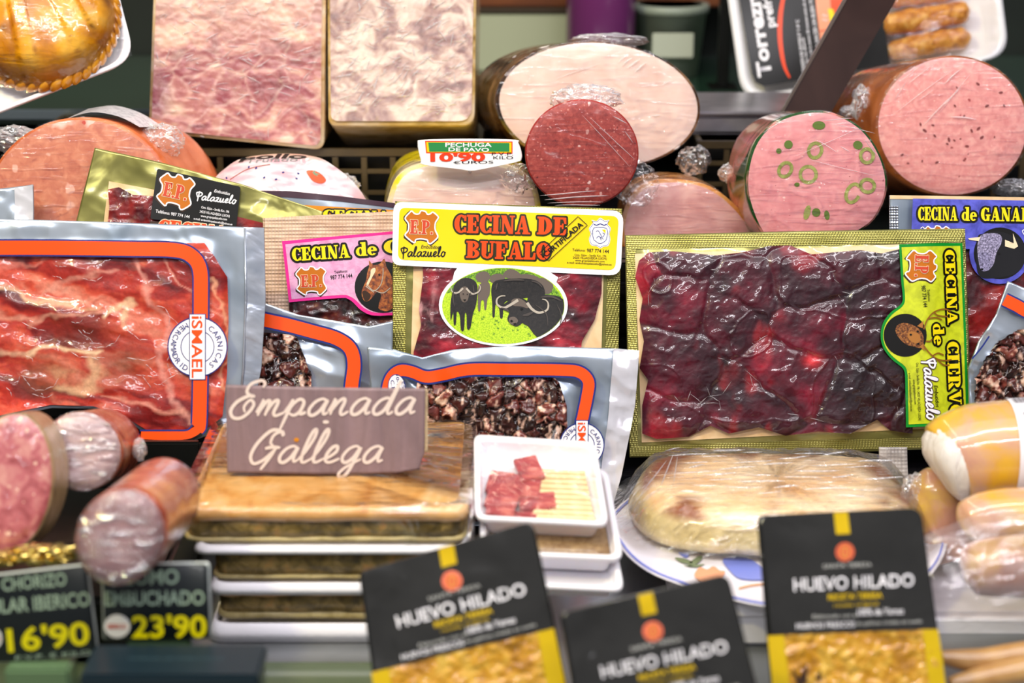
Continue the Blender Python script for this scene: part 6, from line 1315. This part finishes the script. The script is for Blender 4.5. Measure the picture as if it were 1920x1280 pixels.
o_ = ell(152, 846, 76, 74, 48, 20); cutlog('cured_sausage', 'upper cured sausage with a bright glare on its film, between the two others at left', o_, Pl(152, 846, 1.29, 22, 8), (-.02, 1, -.33), .10, mat('pale_loin_face', cols=[(.3, '#b08c8e'), (.5, '#c7a6a6'), (.72, '#dcc4c0')], ns=26, rough=.35, coat=1, cr=.05, cbump=[(60, .005, (1, 3, 1, 0, .5, 0))]), CASE, 'cut cured sausages', film=WRAPF, seed=21, dome=.004)
o_ = ell(20, 905, 78, 132, 48, 6); cutlog('cured_sausage', 'cut chorizo-like sausage face at the left edge, tall and marbled', o_, Pl(24, 905, 1.23, 22, 14), (.06, 1, -.32), .05, CHO, mat('olive_casing', cols=[(.3, '#6b5a34'), (.6, '#b0926a'), (.8, '#c8a890')], ns=24, rough=.3, coat=1, cbump=[(50, .003, (1, 1, 1))]), 'cut cured sausages', film=False, seed=22, dome=.004)
o_ = ell(226, 1006, 82, 92, 48, 24); cutlog('cured_sausage', 'lowest cured loin sausage pointing at the lomo price sign', o_, Pl(226, 1006, 1.135, 18, 6), (.06, 1, -.17), .125, HAMC, CASE, 'cut cured sausages', film=WRAPF, seed=23, dome=.006)
tuft('film_end', 262, 842, 1.33, 12, 20, 16, CLINGM, bpy.data.objects['cured_sausage'], 24)
t = thing('foil_scrap', 'crumpled gold foil glinting below the sausages at the left', 'foil', pts(70, 1060, 1.215))
tuft('crumpled_foil', 85, 1038, 1.20, 70, 17, 40, mat('bright_gold_foil', '#d8c070', rough=.2, metal=1), t, 25, amp=.8); tuft('foil_fold', 5, 1046, 1.20, 40, 14, 40, MT['bright_gold_foil'], t, 26, amp=.8)

# ------------------------------------------------------------------ yellow poultry sausages, right
YEL = mat('yellow_poultry_skin', cols=[(.3, '#c99480'), (.44, '#d8a880'), (.54, '#e0ac48'), (.68, '#ecbc1c')], ns=22, rough=.25, coat=1, cr=.06, sss=.15, cbump=[(20, .002, (1, 1, 1))])
MOT = mat('mottled_poultry_skin', cols=[(.3, '#a87464'), (.46, '#c08c74'), (.6, '#c89c50'), (.75, '#d8b038')], ns=26, rough=.3, coat=1, cr=.08, sss=.15, cbump=[(40, .003, (1, 1, 1))])
WHT = mat('white_casing_end', cols=[(.3, '#d8cfc0'), (.6, '#f0ebe6')], ns=40, stretch=(1, 1, .3), rough=.5, coat=.4, bumps=[(60, .004, (2, 2, .5))])
def pod(name, lab, path, rad, d, m, nm='body', grp='yellow poultry sausages', parts=()):
    path = np.array(path, float); q = crom(path, 10); r = np.interp(np.linspace(0, 1, len(q)), np.linspace(0, 1, len(rad)), rad)*d/FP; P = pts(q[:, 0], q[:, 1], np.full(len(q), d))
    i = int(np.argmin(P[:, 2]-r)); t = thing(name, lab, 'poultry sausage', (P[i, 0], P[i, 1], P[i, 2]-r[i]), grp); o = tube(nm, P, r, m, t, n=36); return t, P, r
t1, P, r = pod('poultry_sausage', 'topmost yellow poultry sausage with white end wrap and printed paper label, right edge', [(1768, 868), (1790, 858), (1850, 848), (1960, 842), (2080, 840)], [40, 74, 84, 90, 95, 96, 97, 97, 97, 97], 1.36, YEL)
tube('white_end_wrap', pts(np.array([1752, 1758, 1772, 1786, 1797]), np.array([876, 872, 866, 862, 860]), np.full(5, 1.358)), np.array([38, 60, 76, 80, 78])*1.36/FP, WHT, t1, n=36)
# curved paper label
def wrap(parent, x0, x1, a0, a1, P, r, m, name, rough=False):
    X_ = np.linspace(x0, x1, 20); cx = np.interp(X_, P[:, 0], P[:, 0]); V = []
    for k, x in enumerate(X_):
        yy, zz, R__ = np.interp(x, P[:, 0], P[:, 1]), np.interp(x, P[:, 0], P[:, 2]), np.interp(x, P[:, 0], r)*1.012+.0004
        for aa in np.radians(np.linspace(a0, a1, 24)): V.append((x, yy-R__*math.cos(aa), zz+R__*math.sin(aa)))
    return mk(name, V, gridfaces(20, 24), m, parent)
def xs(px, d): return (px-960)/FP*d
PAP = mat('printed_paper', '#f1eff5', rough=.45, coat=.4)
wrap(t1, xs(1884, 1.36), xs(2070, 1.36), -40, 112, P, r, PAP, 'paper_label')
R0 = float(np.interp(xs(1900, 1.36), P[:, 0], r))+.0012
def wraptext(parent, txt, px, a_, hgt, adv, P, d, m):
    V, F = text_geo(txt, .0); s = hgt/.73; y0 = float(np.interp(xs(px, d), P[:, 0], P[:, 1])); z0 = float(np.interp(xs(px, d), P[:, 0], P[:, 2]))
    W_ = []
    for x, y in V: aa = math.radians(a_)+y*s/R0; W_.append((xs(px, d)+x*s*adv, y0-R0*1.016*math.cos(aa), z0+R0*1.016*math.sin(aa)))
    mk('label_lettering', W_, F, m, parent, smooth=False)
INK = mat('grey_ink', '#6a6874', rough=.5)
for k, (tx, a_, h_) in enumerate((('Pechuga de pollo', 62, .0035), ('Ingredientes: carne', 38, .0026), ('agua, sal, especias', 30, .0026), ('Conservar entre 0 y 5 C', 22, .0026), ('Consumir antes de', 0, .0028), ('Lote 0412', -10, .0026))):
    wraptext(t1, tx, 1897, a_, h_, 1.0, P, 1.36, INK)
a_bar = []
for k in range(26):
    x = xs(1890+k*2.6, 1.36); w_ = .0003+.0003*((k*7) % 3); y0 = float(np.interp(x, P[:, 0], P[:, 1])); z0 = float(np.interp(x, P[:, 0], P[:, 2]))
    for aa in (84, 99): 
        q = math.radians(aa)
        for xx in (x, x+w_): a_bar.append((xx, y0-R0*1.016*math.cos(q), z0+R0*1.016*math.sin(q)))
mk('bar_lines', a_bar, [(4*k, 4*k+1, 4*k+3, 4*k+2) for k in range(26)], INK, t1, smooth=False, kind='stuff')
pod('poultry_sausage', 'mottled poultry sausage end poking out behind the black egg pack at the right', [(1760, 880), (1752, 925), (1762, 980), (1790, 1040)], [20, 46, 52, 50, 44], 1.39, MOT)
tuft('casing_knot', 1716, 925, 1.385, 26, 34, 20, CLINGM, bpy.data.objects['poultry_sausage.001'], 35)
t3, P3, r3 = pod('poultry_sausage', 'bagged poultry sausage with yellow top directly below the labelled one', [(1800, 985), (1830, 975), (1900, 968), (2040, 965)], [14, 40, 50, 54, 55, 55], 1.30, YEL)
t4, P4, r4 = pod('poultry_sausage', 'large oval mottled poultry sausage inside a clear bag, lowest at the right edge', [(1806, 1070), (1830, 1066), (1890, 1062), (1980, 1064), (2060, 1066)], [22, 48, 56, 60, 60, 56], 1.245, MOT)
bag = crom([(1728, 1012), (1780, 985), (1840, 962), (1930, 945), (2080, 940), (2080, 1170), (1930, 1172), (1800, 1165), (1745, 1150), (1736, 1080)], 5, True)
plX = Pl(1850, 1160, 1.215, 34, 0); bag = resample(np.r_[bag, bag[:1]], 97)[:-1]
disc('clear_bag', plX, bag, film_mat('bag_film', op=.14, streak=(30, (1, 2, 2)), smax=.55, milky=.5, bump=.004), t4, rr=24, dome=.012, H=lambda X, Y: .004*ridge(X/60, Y/40, 3, 9))
t = thing('white_carton', 'white carton holding the bagged poultry sausages, right of the egg packs', 'box', (.33, -.2, .09))
z0_, d_ = zrow(1150, -.235); box('carton_body', (xat(1740, d_), -.235, .0905), (.46, -.10, z0_), mat('white_carton', cols=[(.3, '#cfc9ce'), (.7, '#e8e3e8')], ns=20, rough=.5), t, bev=.004); box('carton_lip', (xat(1742, d_), -.239, z0_-.016), (.458, -.2355, z0_-.003), FOAM, t, bev=.001)
for k, (pa, lb_) in enumerate((([(1762, 1232), (1840, 1238), (1930, 1226), (2020, 1222)], 'slim tan sausage lying highest in the bottom right corner'), ([(1780, 1282), (1860, 1268), (1950, 1252), (2040, 1250)], 'slim tan sausage cut by the bottom picture edge at the right'))):
    pod('slim_sausage', lb_, pa, [12, 22, 25, 25, 25], 1.19-.01*k, mat('tan_sausage', cols=[(.3, '#a87840'), (.7, '#c89c60')], ns=30, rough=.3, coat=.8), grp='slim tan sausages')
t = thing('clear_pouch', 'clear textured pouch standing behind the right end of the wrapped flat pie', 'vacuum pack', pts(1680, 960, 1.47))
sheet('pouch_sheet', Pl(1680, 930, 1.46, 18, 0), quadp((1648, 838), (1700, 838), (1704, 960), (1650, 960), 4), lambda X, Y: wr(X, Y, 171, .003, .5), mat('grey_clear_pouch', cols=[(.3, '#8c8684'), (.7, '#c8c0bc')], ns=30, rough=.2, coat=1, bumps=[(330, -.001, (1, 1, 1))]), t, back=.002)
